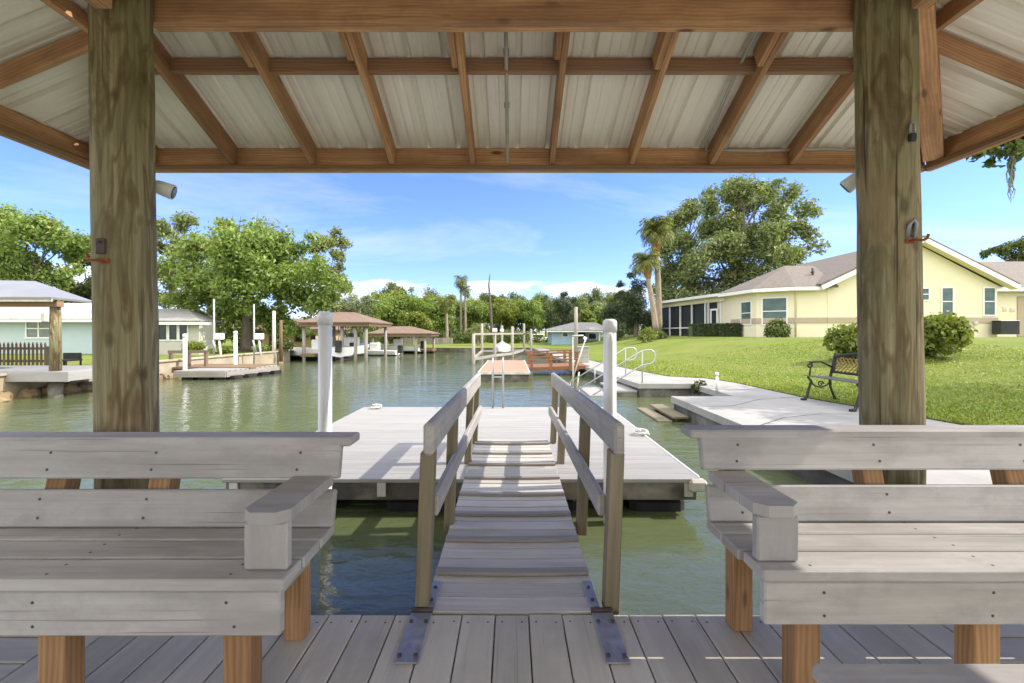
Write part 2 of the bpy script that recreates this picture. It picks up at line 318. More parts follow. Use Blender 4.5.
def watermat():
    m, nt, b = new_mat('canal_water')
    vec = mapped(nt, 'Object')
    c = ramp(nt, noise(nt, vec, 0.25, 4), [(0.3, (0.085, 0.108, 0.046)), (0.7, (0.118, 0.138, 0.068))])
    nt.links.new(c, b.inputs['Base Color']); b.inputs['Roughness'].default_value = 0.03; b.inputs['IOR'].default_value = 1.34
    b.inputs['Specular IOR Level'].default_value = 0.75
    r1 = noise(nt, mapped(nt, 'Object', (1, 1.7, 1), rot=(0, 0, 0.3)), 4.6, 4, 0.6, 0.5)
    r2 = noise(nt, mapped(nt, 'Object', (1, 2.2, 1), rot=(0, 0, -0.35)), 1.0, 3, 0.5, 0.3)
    ad = nd(nt, 'ShaderNodeMath', operation='MULTIPLY_ADD'); ad.inputs[1].default_value = 0.45
    nt.links.new(r1, ad.inputs[0]); nt.links.new(r2, ad.inputs[2])
    bump(nt, b, ad.outputs[0], 0.26, 0.09); return m
M['water'] = watermat()

# ------------------------------------------------------------------ mesh helpers
def link(o): COL.objects.link(o); return o
def origin_of(o):
    v = Vector((0, 0, 0))
    while o is not None: v += o.location; o = o.parent
    return v
BOXF = [(0, 1, 3, 2), (4, 6, 7, 5), (0, 4, 5, 1), (2, 3, 7, 6), (0, 2, 6, 4), (1, 5, 7, 3)]
class MB:
    def __init__(s): s.v, s.f, s.uv, s.sm = [], [], [], []
    def add(s, verts, faces, uvs=None, smooth=False):
        o = len(s.v); s.v += [tuple(p) for p in verts]
        for i, f in enumerate(faces):
            s.f.append(tuple(o + k for k in f)); s.sm.append(smooth)
            s.uv.append(uvs[i] if uvs else [(verts[k][0], verts[k][1]) for k in f])
        return s
    def box(s, c, size, rot=None, bev=0.0):
        hx, hy, hz = (abs(d) / 2 for d in size); d = (hx, hy, hz)
        ax = max(range(3), key=lambda i: d[i]); oth = [i for i in range(3) if i != ax]
        ru, rv = rnd.uniform(0, 50), rnd.uniform(0, 50)
        if bev > 0:
            bev = min(bev, 0.45 * min(d) * 2)
            L = []; idx = {}
            for sx in (-1, 1):
                for sy in (-1, 1):
                    for sz in (-1, 1):
                        for a in range(3):      # vertex lying on the face of axis a
                            q = [sx * (hx - bev), sy * (hy - bev), sz * (hz - bev)]
                            q[a] = (sx, sy, sz)[a] * d[a]
                            idx[(sx, sy, sz, a)] = len(L); L.append(Vector(q))
            F = []
            for a in range(3):
                b1, b2 = [(1, 2), (2, 0), (0, 1)][a]
                for sg in (-1, 1):
                    cyc = [(-1, -1), (1, -1), (1, 1), (-1, 1)]
                    f = []
                    for (p, q) in cyc:
                        k = [0, 0, 0]; k[a] = sg; k[b1] = p; k[b2] = q; f.append(idx[(*k, a)])
                    F.append(f if sg > 0 else f[::-1])
                for p in (-1, 1):               # edge chamfers along axis a
                    for q in (-1, 1):
                        k0 = [0, 0, 0]; k1 = [0, 0, 0]
                        k0[a] = -1; k1[a] = 1
                        for k in (k0, k1): k[b1] = p; k[b2] = q
                        f = [idx[(*k0, b1)], idx[(*k1, b1)], idx[(*k1, b2)], idx[(*k0, b2)]]
                        F.append(f if p * q < 0 else f[::-1])
            for sx in (-1, 1):
                for sy in (-1, 1):
                    for sz in (-1, 1):
                        f = [idx[(sx, sy, sz, 0)], idx[(sx, sy, sz, 1)], idx[(sx, sy, sz, 2)]]
                        F.append(f if sx * sy * sz > 0 else f[::-1])
        else:
            L = [Vector((x, y, z)) for x in (-hx, hx) for y in (-hy, hy) for z in (-hz, hz)]
            F = BOXF
        UV = []
        for f in F:
            n = (L[f[1]] - L[f[0]]).cross(L[f[2]] - L[f[1]])
            if abs(n[ax]) > 0.9 * n.length: UV.append([(L[k][oth[0]] + ru, L[k][oth[1]] + rv) for k in f])
            else: UV.append([(L[k][ax] + ru, L[k][oth[0]] + L[k][oth[1]] + rv) for k in f])
        Mx = rot.to_4x4() if rot is not None else Matrix.Identity(4)
        c = Vector(c)
        return s.add([Mx @ p + c for p in L], F, UV)
    def b2(s, x0, x1, y0, y1, z0, z1, bev=0.0):
        return s.box(((x0 + x1) / 2, (y0 + y1) / 2, (z0 + z1) / 2), (x1 - x0, y1 - y0, z1 - z0), None, bev)
    def beam(s, p0, p1, w, h, up=(0, 0, 1), bev=0.0):      # w sideways, h along up
        p0, p1 = Vector(p0), Vector(p1); a = (p1 - p0); Ln = a.length; a.normalize()
        side = a.cross(Vector(up))
        if side.length < 1e-4: side = a.cross(Vector((0, 1, 0)))
        side.normalize(); u_ = side.cross(a)
        R = Matrix((a, -side, u_)).transposed()
        return s.box((p0 + p1) / 2, (Ln, w, h), R, bev)
    def tube(s, pts, r, n=10, cap=True, smooth=True):
        pts = [Vector(p) for p in pts]; m = len(pts)
        rr = r if isinstance(r, (list, tuple)) else [r] * m
        V = []; t0 = (pts[1] - pts[0]).normalized()
        ref = Vector((1, 0, 0)) if abs(t0.x) < 0.8 else Vector((0, 1, 0))
        ns = t0.cross(ref).normalized(); ru = rnd.uniform(0, 30); ln = 0; lens = []
        for i in range(m):
            t = (pts[min(i + 1, m - 1)] - pts[max(i - 1, 0)]).normalized()
            ns = (ns - t * ns.dot(t)).normalized(); bs = t.cross(ns)
            if i: ln += (pts[i] - pts[i - 1]).length
            lens.append(ln)
            for k in range(n):
                a = 2 * math.pi * k / n
                V.append(pts[i] + (ns * math.cos(a) + bs * math.sin(a)) * rr[i])
        F, UV = [], []
        for i in range(m - 1):
            for k in range(n):
                k2 = (k + 1) % n
                F.append((i * n + k, i * n + k2, (i + 1) * n + k2, (i + 1) * n + k))
                c0, c1 = k / n * 6.28 * rr[i], (k + 1) / n * 6.28 * rr[i]
                UV.append([(lens[i] + ru, c0), (lens[i] + ru, c1), (lens[i + 1] + ru, c1), (lens[i + 1] + ru, c0)])
        s.add(V, F, UV, smooth)
        if cap:
            o = len(s.v) - len(V)
            for ring in (list(range(n))[::-1], [(m - 1) * n + k for k in range(n)]):
                s.f.append(tuple(o + k for k in ring)); s.sm.append(False); s.uv.append([(V[k][0], V[k][1]) for k in ring])
        return s
    def cyl(s, x, y, z0, z1, r, n=20, r1=None): return s.tube([(x, y, z0), (x, y, z1)], [r, r1 if r1 else r], n)
    def prism(s, poly, z0, z1, smooth=False):          # poly counter-clockwise
        n = len(poly); V = [(x, y, z0) for x, y in poly] + [(x, y, z1) for x, y in poly]
        F = [tuple(range(n))[::-1], tuple(range(n, 2 * n))] + [(i, (i + 1) % n, n + (i + 1) % n, n + i) for i in range(n)]
        return s.add(V, F)
    def poly(s, pts, thick=0.0):
        pts = [Vector(p) for p in pts]; n = len(pts)
        if not thick: return s.add(pts, [tuple(range(n))])
        nv = (pts[1] - pts[0]).cross(pts[2] - pts[1]).normalized() * thick
        V = pts + [p - nv for p in pts]
        F = [tuple(range(n)), tuple(range(n, 2 * n))[::-1]] + [(i, n + i, n + (i + 1) % n, (i + 1) % n) for i in range(n)]
        return s.add(V, F)
    def sphere(s, c, r, n=12, m=8, sc=(1, 1, 1)):
        V, F = [], []
        for i in range(m + 1):
            t = math.pi * i / m
            for k in range(n):
                a = 2 * math.pi * k / n
                V.append((c[0] + r * sc[0] * math.sin(t) * math.cos(a), c[1] + r * sc[1] * math.sin(t) * math.sin(a), c[2] + r * sc[2] * math.cos(t)))
        for i in range(m):
            for k in range(n): F.append((i * n + k, (i + 1) * n + k, (i + 1) * n + (k + 1) % n, i * n + (k + 1) % n))
        return s.add(V, F, None, True)
    def build(s, name, mat, parent=None):
        off = origin_of(parent) if parent is not None else Vector((0, 0, 0))
        me = bpy.data.meshes.new(name)
        me.from_pydata([(p[0] - off.x, p[1] - off.y, p[2] - off.z) for p in s.v], [], s.f)
        uvl = me.uv_layers.new(name='UVMap')
        uvl.data.foreach_set('uv', [c for f in s.uv for q in f for c in (q[0], q[1])])
        me.polygons.foreach_set('use_smooth', s.sm); me.materials.append(M[mat] if isinstance(mat, str) else mat); me.update()
        o = link(bpy.data.objects.new(name, me))
        if parent is not None: o.parent = parent
        return o
class Wall:                                             # a vertical plane from p0 to p1, outside on the viewer's side
    def __init__(s, p0, p1):
        s.o = Vector((p0[0], p0[1], 0)); d = Vector((p1[0] - p0[0], p1[1] - p0[1], 0)); s.L = d.length
        s.u = d.normalized(); s.n = Vector((s.u.y, -s.u.x, 0)); s.R = Matrix((s.u, -s.n, Vector((0, 0, 1)))).transposed()
    def at(s, a, n, z): return s.o + s.u * a + s.n * n + Vector((0, 0, z))
    def box(s, mb, a0, a1, n0, n1, z0, z1, bev=0.0):
        return mb.box(s.at((a0 + a1) / 2, (n0 + n1) / 2, (z0 + z1) / 2), (a1 - a0, n1 - n0, z1 - z0), s.R, bev)

def tag(o, label=None, cat=None, group=None, kind=None):
    if label: o['label'] = label
    if cat: o['category'] = cat
    if group: o['group'] = group
    if kind: o['kind'] = kind
    return o
def thing(name, label, cat, loc=(0, 0, 0), group=None):
    o = link(bpy.data.objects.new(name, None)); o.location = loc; o.empty_display_size = 0.2
    return tag(o, label, cat, group)
def part(name, mb, mat, parent, label=None): return tag(mb.build(name, mat, parent), label)
def copy_tree(o, parent=None):
    c = o.copy(); COL.objects.link(c); c.parent = parent
    for ch in list(o.children): copy_tree(ch, c)
    return c
# ------------------------------------------------------------------ the setting: water, ground, walkway, deck
WATER = -0.26
mb = MB(); mb.add([(-900, -300, WATER), (900, -300, WATER), (900, 1500, WATER), (-900, 1500, WATER)], [(0, 1, 2, 3)])
tag(mb.build('water', 'water'), 'green canal water rippling between the docks and the lawns', 'water', kind='structure')

def sst(t): t = max(0.0, min(1.0, t)); return t * t * (3 - 2 * t)
def zr(X, Y):                                            # lawn on the right of the canal
    s = max(0, min(1, (X - 5) / 7)) * max(0, min(1, (Y - 5) / 15))
    return 0.062 + 0.86 * sst(s)
def zl(X, Y): return 0.27 - 0.2 * sst((-X - 11.6) / 3.5) - 0.04 * sst((Y - 24) / 8)
def interp(tab, y):
    if y <= tab[0][0]: return tab[0][1]
    for (a, p), (b, q) in zip(tab, tab[1:]):
        if y <= b: return p + (q - p) * (y - a) / (b - a)
    return tab[-1][1]
LAWN_EDGE = [(-60, 5.9), (3.5, 5.9), (5.75, 5.66), (8.07, 5.2), (10.5, 5.15), (11.5, 4.9), (11.85, 4.15), (13.65, 3.81), (19.4, 3.16), (33.5, 2.3)]
CANAL_EDGE = [(10.3, 2.88), (16.5, 2.39), (33.5, 1.5)]
def ground_grid(name, mat, rows, cols, fx, fz):
    V = []; F = []; nc = len(cols)
    for Y in rows:
        for c in cols:
            X = fx(c, Y); V.append((X, Y, fz(X, Y)))
    for i in range(len(rows) - 1):
        for j in range(nc - 1): F.append((i * nc + j, i * nc + j + 1, (i + 1) * nc + j + 1, (i + 1) * nc + j))
    mb = MB(); mb.add(V, F, None, True); return mb.build(name, mat)
rows_r = [-60, -20, -5, 0] + [1 + 0.5 * k for k in range(46)] + [24.5 + k for k in range(9)] + [33.5]
us = [0, .002, .005, .009, .014, .02, .027, .035, .045, .06, .08, .11, .16, .24, .4, .65, 1]
o = ground_grid('lawn', 'grass', rows_r, us, lambda c, Y: interp(LAWN_EDGE, Y) + c * 450, zr)
tag(o, 'bright green lawn sloping up to the yellow house', 'lawn', kind='structure')
rows_l = [-60, -20, -5] + [1.5 * k for k in range(23)] + [33.5]
o = ground_grid('grass_bank', 'grass', rows_l, [0, .003, .006, .01, .016, .03, .06, .12, .3, 1], lambda c, Y: -11.32 - c * 450, zl)
tag(o, 'grass behind the left seawall', 'lawn', kind='structure')
xs = [-460, -200, -100, -60, -40, -25, -15, -8, -4, 0, 1.5, 2.3, 4, 5, 6, 7, 8, 9, 10, 11, 12, 14, 20, 40, 100, 250, 470]
o = ground_grid('far_ground', 'grass', [33.5, 35, 38, 42, 47, 55, 70, 100, 200, 600], xs, lambda c, Y: c, lambda X, Y: zr(X, 40) if X > 2 else 0.03)
tag(o, 'grass on the far bank of the canal', 'lawn', kind='structure')

mb = MB()
mb.prism([(2.9, -12), (5.95, -12), (5.95, 3.6), (5.72, 5.75), (5.3, 8.1), (5.25, 10.4), (5.0, 11.6), (4.25, 11.95), (3.9, 13.65), (3.25, 19.4), (2.4, 33.5), (1.5, 33.5), (2.39, 16.5), (2.86, 10.3), (4.05, 10.3), (4.05, 8.3), (2.9, 8.3)], -0.06, 0.05)
mb.b2(-14, 2.89, -20, -4.25, -.06, .049)  # unseen slab behind the camera, added to bounce sun onto the roof underside
tag(mb.build('walkway', 'concrete'), 'pale concrete walkway along the canal, plus an unseen slab added for bounce light', 'walkway', kind='structure')
# thin cracks between the slabs
mb = MB()
for pts in ([(3.0, 5.6), (3.7, 6.2), (4.4, 6.5), (5.5, 6.4)], [(2.95, 7.1), (3.5, 7.2), (4.3, 7.9), (5.25, 8.2)], [(4.1, 9.4), (4.7, 9.2), (5.2, 9.5)], [(3.55, 12.4), (4.1, 12.5)], [(3.2, 14.2), (3.8, 14.3)], [(3.0, 17), (3.4, 17.1)]):
    for a, b in zip(pts, pts[1:]):
        mb.beam((*a, 0.0545), (*b, 0.0545), 0.010, 0.001)
tag(mb.build('pavement_crack', 'dockframe'), 'dark joints in the pale concrete walkway', 'crack', kind='structure')

# canal retaining walls
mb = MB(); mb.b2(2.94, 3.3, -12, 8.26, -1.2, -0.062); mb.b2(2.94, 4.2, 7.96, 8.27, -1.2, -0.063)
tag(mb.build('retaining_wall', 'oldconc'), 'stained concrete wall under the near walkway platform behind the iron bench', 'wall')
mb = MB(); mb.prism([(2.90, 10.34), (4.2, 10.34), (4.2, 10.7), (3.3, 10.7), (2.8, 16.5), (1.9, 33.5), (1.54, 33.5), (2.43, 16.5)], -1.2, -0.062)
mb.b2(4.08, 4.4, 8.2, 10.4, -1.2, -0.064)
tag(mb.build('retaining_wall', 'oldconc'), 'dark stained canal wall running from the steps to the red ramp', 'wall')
mb = MB(); mb.b2(-11.55, -11.22, -30, 23.0, -1.2, 0.25)
mb.b2(-11.6, -11.16, -30, 23.0, 0.25, 0.30, 0.01)
tag(mb.build('seawall', 'tanwall'), 'tan concrete seawall along the left bank below the teal house', 'wall')
mb = MB(); mb.b2(-40, 1.6, 33.2, 33.55, -1.0, 0.06)
tag(mb.build('seawall', 'dockframe'), 'low dark seawall of the far bank', 'wall')
for k in range(16):
    Y = 9.2 + k * 0.42 + rnd.uniform(-.1, .1); r = rnd.uniform(0.14, 0.27)
    mb = MB(); mb.sphere((-11.05 + rnd.uniform(-.1, .12), Y, WATER + 0.02), r, 9, 6, (rnd.uniform(.8, 1.2), rnd.uniform(.9, 1.5), rnd.uniform(.6, .95)))
    mb.v = [(x + rnd.uniform(-.03, .03), y + rnd.uniform(-.03, .03), z + rnd.uniform(-.03, .03)) for x, y, z in mb.v]; mb.sm = [False] * len(mb.sm)
    tag(mb.build('rock', 'rock'), 'brown rock at the waterline below the left seawall', 'rock', 'rocks along the foot of the left seawall')

# the deck under the pavilion: boards run towards the canal, a few run across at both ends
DE = 1.965
mb = MB(); nb = MB(); bw = 0.1435
n = int(3.72 / bw)
for k in range(n):
    x0 = -n * bw / 2 + k * bw
    mb.b2(x0 + 0.0025, x0 + bw - 0.0025, -4.2, DE + rnd.uniform(-.004, .004), -0.025, 0.0, 0.004)
    for Y in (DE - 0.05, DE - 0.42, DE - 0.85):
        for q in (0.03, bw - 0.03): nb.cyl(x0 + q, Y + rnd.uniform(-.006, .006), -0.002, 0.0012, 0.0042, 8)
E = n * bw / 2
for sx in (-1, 1):
    y1 = DE
    while y1 > -4:
        xa, xb = sorted((sx * (E + 0.004), sx * 2.88)); mb.b2(xa, xb, y1 - bw + .004, y1 - .002, -0.026, -0.001, 0.004); y1 -= bw
dk = tag(mb.build('deck', 'deck'), 'grey board deck under the pavilion', 'deck', kind='structure')
nb.build('screw', 'nail', dk)
mb = MB(); mb.b2(-2.88, 2.88, DE - 0.09, DE - 0.05, -0.21, -0.028); mb.b2(-2.88, 2.88, 0.2, 0.25, -0.21, -0.028)
for k in range(9): mb.b2(-2.8 + k * .69, -2.76 + k * .69, -4.2, DE - 0.092, -0.21, -0.0285)
mb.build('joist', 'timber_dark', dk)

# ------------------------------------------------------------------ the pavilion
EX, EY0, EYC = 3.18, 3.5, 0.32
SL = 0.417
RZ = 2.645
pav = thing('pavilion', 'timber pavilion with cream metal hip roof on two round posts', 'pavilion', (0, 2.2, -0.3))
for sx, xb, xt in ((-1, -1.845, -1.885), (1, 1.843, 1.805)):
    for Y, lab in ((2.2, True), (-1.56, False)):
        mb = MB(); pts = []; rs = []
        for k in range(15):
            t = k / 14; z = -1.2 + t * 4.2
            pts.append((xb + (xt - xb) * (z - 0) / 2.6 + rnd.uniform(-.003, .003), Y, z)); rs.append(0.124 - 0.0005 * t * 4 + rnd.uniform(-.002, .002))
        mb.tube(pts, rs, 40); part('post', mb, 'pile', pav)
        if lab:
            pass
def rot4(p, k):                                          # turn about the roof centre
    x, y, z = p; y -= EYC
    for _ in range(k): x, y = y, -x
    return (x, y + EYC, z)
# roof panels, ribbed, one per slope
prof = []; x = -EX
while x < EX - 1e-6:
    for dx, h in ((0, 0), (.010, .03), (.034, .03), (.044, 0), (.096, 0), (.103, .005), (.117, .005), (.124, 0), (.158, 0), (.165, .005), (.179, .005), (.186, 0)):
        if x + dx <= EX: prof.append((x + dx, h))
    x += 0.2286
prof.append((EX, 0))
for k in range(4):
    mb = MB(); V = []; UV = []
    for (x, h) in prof:
        t = max(0.0, min(EX - abs(x), EX - 0.02))
        V.append(rot4((x, EYC + EX + 0.06, RZ + h - SL * 0.06), k)); V.append(rot4((x, EYC + EX - t, RZ + SL * t + h), k)); UV.append(t)
    F = []; U = []
    for i in range(len(prof) - 1):
        F.append((2 * i, 2 * i + 2, 2 * i + 3, 2 * i + 1))
        U.append([(0, prof[i][0]), (0, prof[i + 1][0]), (UV[i + 1], prof[i + 1][0]), (UV[i], prof[i][0])])
    mb.add(V, F, U); part('roof_panel', mb, 'panel', pav)
for k in range(4):
    mb = MB(); a = rot4((-EX - .0, EYC + EX + .02, 0), k); b = rot4((EX + .0, EYC + EX + .02, 0), k)
    d = 0.02 if k % 2 else 0.0
    mb.beam((a[0], a[1], 2.545 - d * .1), (b[0], b[1], 2.545 - d * .1), 0.04, 0.18, (0, 0, 1), 0.004)
    part('fascia', mb, 'timber' if k != 0 else 'timber', pav)
    mb = MB(); a = rot4((-EX, EYC + EX - .02, 0), k); b = rot4((EX, EYC + EX - .02, 0), k)
    mb.beam((a[0], a[1], 2.475), (b[0], b[1], 2.475), 0.034, 0.035, (0, 0, 1), 0.003); part('fascia_strip', mb, 'timber_dark', pav)
for k in range(4):                                       # common and jack rafters of each slope
    for j in range(-5, 5):      # the side slopes are laid out from another end
        X = 0.306 + j * 0.609
        if k % 2: X = (-1 if k == 1 else 1) * (2.29 - 0.609 * (j + 5))
        if abs(X) > 2.86: continue
        t1 = EX - abs(X) - 0.03
        mb = MB(); zr0 = RZ - 0.082
        a = rot4((X, EYC + EX - 0.002, zr0), k); b = rot4((X, EYC + EX - t1, zr0 + SL * t1), k)
        hh = .10 if k % 2 else .145; dz = Vector((0, 0, .018 if k % 2 else 0)); mb.beam(Vector(a) + dz, Vector(b) + dz, 0.038, hh, (0, 0, 1), 0.003); part('rafter', mb, 'timber', pav)
        if k == 0 and abs(X) < 1.9:                      # short boards nailed alongside
            mb = MB(); a = rot4((X - 0.0395, 2.74 + rnd.uniform(-.04, .04), 0), 0); t = EX + EYC - a[1]
            mb.beam((a[0], a[1], RZ - 0.092 + SL * t), (a[0], 1.9, RZ - 0.092 + SL * (EX + EYC - 1.9)), 0.036, 0.13, (0, 0, 1), 0.003); part('rafter_splice', mb, 'timber', pav)
    for t, w in (((0.82 if k % 2 else 0.67), 0.09), (1.75, 0.09)):
        mb = MB(); xx = EX - t - 0.05
        mb.beam(rot4((-xx, EYC + EX - t, RZ + SL * t - 0.052), k), rot4((xx, EYC + EX - t, RZ + SL * t - 0.052), k), 0.04, 0.088, (0, 0, 1), 0.003)
        part('purlin', mb, 'timber_dark' if k == 0 else 'timber', pav)
    mb = MB(); mb.beam(rot4((EX - .03, EYC + EX - .10, RZ - 0.06), k), rot4((0.07, EYC + 0.0, RZ - 0.115 + SL * (EX - .06)), k), 0.115, 0.19, (0, 0, 1), 0.003)
    part('hip_rafter', mb, 'timber', pav)
for Y, s_ in ((2.2, 1), (-1.56, -1)):
    for d in (-0.024, 0.024):
        mb = MB(); mb.b2(-1.83, 1.77, Y + .12 * s_ + d - .02, Y + .12 * s_ + d + .02, 2.772 + (0 if d < 0 else .004), 3.03, 0.004); part('header_beam', mb, 'timber', pav)
for sx in (-1, 1):
    mb = MB(); mb.b2(sx * 1.82 - .04, sx * 1.82 + .04, -1.42, 2.03, 2.66, 2.94, 0.004); part('header_beam', mb, 'timber', pav)

# fittings hung on the pavilion
mb = MB(); mb.tube([(-0.035, 3.43, 2.50), (-0.035, 3.41, 2.60), (-0.035, 1.95, 3.205)], 0.012, 8)
cd = tag(mb.build('conduit', 'conduit'), 'straight grey conduit running up the middle of the roof underside', 'conduit')
for Y in (2.75, 3.1): mb = MB(); mb.b2(-0.052, -0.018, Y - .01, Y + .01, RZ + SL * (3.5 - Y) - .062, RZ + SL * (3.5 - Y) - .03); part('clip', mb, 'galv', cd)
mb = MB(); pts = []
for k in range(9):
    Y = 2.0 + (3.38 - 2.0) * k / 8; pts.append((1.43 + 0.015 * math.sin(k), Y, RZ + SL * (3.5 - Y) - 0.045))
pts += [(1.47, 3.455, 2.60), (1.60, 3.465, 2.605), (1.9, 3.465, 2.60), (2.4, 3.465, 2.615), (2.9, 3.465, 2.595)]
mb.tube(pts, 0.011, 8)
tag(mb.build('cable', 'conduit'), 'bent grey cable beside the right rafters turning along the eave', 'cable')
def floodlight(p, d, label):
    t = thing('floodlight', label, 'light', p, 'floodlights on the pavilion posts')
    p = Vector(p); d = Vector(d).normalized()
    mb = MB(); mb.tube([p, p + d * .02, p + d * .035, p + d * .10], [.02, .033, .036, .040], 16); part('housing', mb, 'white', t)
    mb = MB(); mb.tube([p + d * .1005, p + d * .104], [.035, .032], 16); part('lens', mb, 'darkglass', t)
    mb = MB(); mb.tube([p, p - d * .03, p - d * .04 + Vector((0, 0, .02)), p - d * .045 + Vector((0, 0, .05))], .013, 8); part('bracket', mb, 'dirty_white', t)
floodlight((-1.87, 2.36, 1.985), (0.8, 0.35, -0.28), 'white floodlight beside the left post')
floodlight((1.84, 2.38, 2.05), (-0.55, 0.5, -0.55), 'white floodlight half hidden behind the right post')
def hook(x, z, dx, mat, label, a):
    t = thing('hook', label, 'hook', (x, 2.08, z))
    mb = MB(); mb.box((x, 2.078, z), (.04, .014, .022), None, .003); part('plate', mb, mat, t)
    mb = MB(); mb.tube([(x, 2.08, z), (x, 2.045, z), (x + dx * .5, 2.035, z - .004), (x + dx, 2.035, z + .004), (x + dx * 1.15, 2.035, z + .022)], .006, 8); part('shank', mb, mat, t)
hook(-1.86, 1.545, -.035, 'rust', 'rusty orange hook screwed into the left post', 0)
hook(1.815, 1.635, .042, 'rust', 'dark bent hook on the right post', 0)
t = thing('tag_plate', 'dark grey metal tag nailed above the rusty hook on the left post', 'tag', (-1.875, 2.075, 1.58))
mb = MB(); mb.box((-1.875, 2.074, 1.612), (.045, .01, .07), None, .004); part('plate', mb, 'bolt', t)
mb = MB(); mb.cyl(-1.875, 2.067, 1.628, 1.634, .008, 8); part('nail', mb, 'bolt', t)
t = thing('hasp', 'grey metal loop stapled above the hook on the right post', 'hasp', (1.80, 2.05, 1.66))
mb = MB(); mb.tube([(1.805, 2.08, 1.65), (1.805, 2.065, 1.71), (1.82, 2.06, 1.73), (1.835, 2.065, 1.71), (1.835, 2.08, 1.65)], .008, 8); part('loop', mb, 'galv', t)
mb = MB(); mb.box((1.82, 2.077, 1.685), (.03, .012, .06), None, .003); part('plate', mb, 'bolt', t)
t = thing('padlock', 'small black padlock hanging high on the right post', 'padlock', (1.82, 2.04, 2.11))
mb = MB(); mb.box((1.82, 2.068, 2.105), (.034, .02, .036), None, .006); part('body', mb, 'black', t)
mb = MB(); mb.tube([(1.81, 2.068, 2.12), (1.81, 2.068, 2.165), (1.82, 2.068, 2.175), (1.83, 2.068, 2.165), (1.83, 2.068, 2.12)], .0045, 8); part('shackle', mb, 'galv', t)

# ------------------------------------------------------------------ benches facing the camera
def screws(nb, par):                                     # every screw head its own small part
    per = {}
    nv = 16                                              # two rings of eight
    for i in range(len(nb.v) // nv):
        m = MB(); m.v = nb.v[i * nv:(i + 1) * nv]
        for f, u_, s_ in zip(nb.f, nb.uv, nb.sm):
            if i * nv <= f[0] < (i + 1) * nv: m.f.append(tuple(k - i * nv for k in f)); m.uv.append(u_); m.sm.append(s_)
        part('screw', m, 'nail', par)
def bench(x0, x1, inner, dy, frames, backs, label, group):
    t = thing('bench', label, 'bench', ((x0 + x1) / 2, 1.6 + dy, 0), group)
    sg = 1 if inner > (x0 + x1) / 2 else -1              # which way the free end looks
    f = 1.42 + dy
    def ends(extra=0.0): return (x0, x1 + extra) if sg > 0 else (x0 - extra, x1)
    nb = MB()
    for i, (a, b) in enumerate(((f - .008, f + .124), (f + .134, f + .260), (f + .270, f + .40))):
        mb = MB(); e = ends(rnd.uniform(-.006, .006) - (0.0 if i else 0.006)); mb.b2(e[0], e[1], a, b, .412, .45, .005); part('seat_board', mb, 'bench', t)
        for X in frames:
            for q in (.035, .095): nb.cyl(X + rnd.uniform(-.01, .01), a + q, .448, .4508, .0045, 8)
    mb = MB(); e = ends(-0.02); mb.b2(e[0], e[1], f, f + .036, .268, .410, .006); part('apron', mb, 'bench', t)
    for X in frames:
        for z in (.30, .375): xx = X + rnd.uniform(-.03, .03); nb.tube([(xx, f + .002, z), (xx, f - .0008, z)], .0052, 8)
    lean = Vector((0, math.sin(math.radians(13)), math.cos(math.radians(13))))
    fwd = Vector((0, -lean.z, lean.y))
    base = Vector((0, f + .375, .452)); R = Matrix((Vector((1, 0, 0)), -fwd, lean)).transposed()
    up = .018 if sg < 0 else 0.0
    def backboard(a, b, extra, name):
        mb = MB(); e = ends(extra); c = base + lean * ((a + b) / 2); c.x = (e[0] + e[1]) / 2
        mb.box(c, (e[1] - e[0], .036, b - a), R, .006); part(name, mb, 'bench', t)
        for X in backs:
            for q in (a + .035, b - .035):
                p = base + lean * q + fwd * .017; p.x = X + rnd.uniform(-.01, .01); nb.tube([p, p + fwd * .0025], .0055, 8)
    backboard(0.0, .140, 0.0, 'back_board'); backboard(.182 + up, .318 + up, .01, 'back_board')
    c = base + lean * (.337 + up) - fwd * .035; e = ends(.05); c.x = (e[0] + e[1]) / 2
    mb = MB(); mb.box(c, (e[1] - e[0], .115, .036), Matrix.Identity(3), .006); part('cap_rail', mb, 'bench', t)
    for X in backs:
        mb = MB(); p0 = base - fwd * .058 - lean * .12; p1 = base - fwd * .058 + lean * (.316 + up); p0.x = p1.x = X
        mb.beam(p0, p1, .085, .07, (0, -1, 0), .004); part('back_post', mb, 'leg', t)
    mb = MB(); X = backs[0]; mb.b2(X - .04, X + .04, f + .375, f + .448, 0, .405, .004); part('leg', mb, 'leg', t)
    mb = MB(); X = backs[-1]; mb.b2(X - .04, X + .04, f + .375, f + .448, 0, .405, .004); part('leg', mb, 'leg', t)
    for X in frames:
        mb = MB(); mb.b2(X - .044, X + .044, f + .04, f + .115, 0, .410, .004); part('leg', mb, 'leg', t)
        mb = MB(); mb.b2(X + .046, X + .084, f + .045, f + .385, .30, .411, .003); part('seat_bearer', mb, 'bench', t)
    # arm rest at the free end
    xa = inner - sg * .16; xb = inner - sg * .02; lo, hi = min(xa, xb), max(xa, xb)
    mb = MB(); mb.b2(lo, hi, f + .045, f + .083, .4515, .605, .006); part('arm_post', mb, 'bench', t)
    ch = .035; ya, yb = f + .028, f + .41
    mb = MB(); mb.prism([(lo - .006 + ch, ya), (hi + .006 - ch, ya), (hi + .006, ya + ch), (hi + .006, yb), (lo - .006, yb), (lo - .006, ya + ch)], .6065, .645)
    part('arm_rest', mb, 'bench', t)
    screws(nb, t)
    return t
bench(-3.3, -0.705, -0.705, 0.0, (-0.885, -1.48, -2.3, -3.0), (-0.865, -1.44, -1.86, -2.7), 'long grey board bench with one armrest, left of the ramp', 'board benches on the deck')
bench(0.80, 3.3, 0.80, 0.055, (0.985, 1.585, 2.3, 3.0), (0.94, 1.52, 2.12, 2.9), 'long grey board bench with one armrest, right of the ramp', 'board benches on the deck')
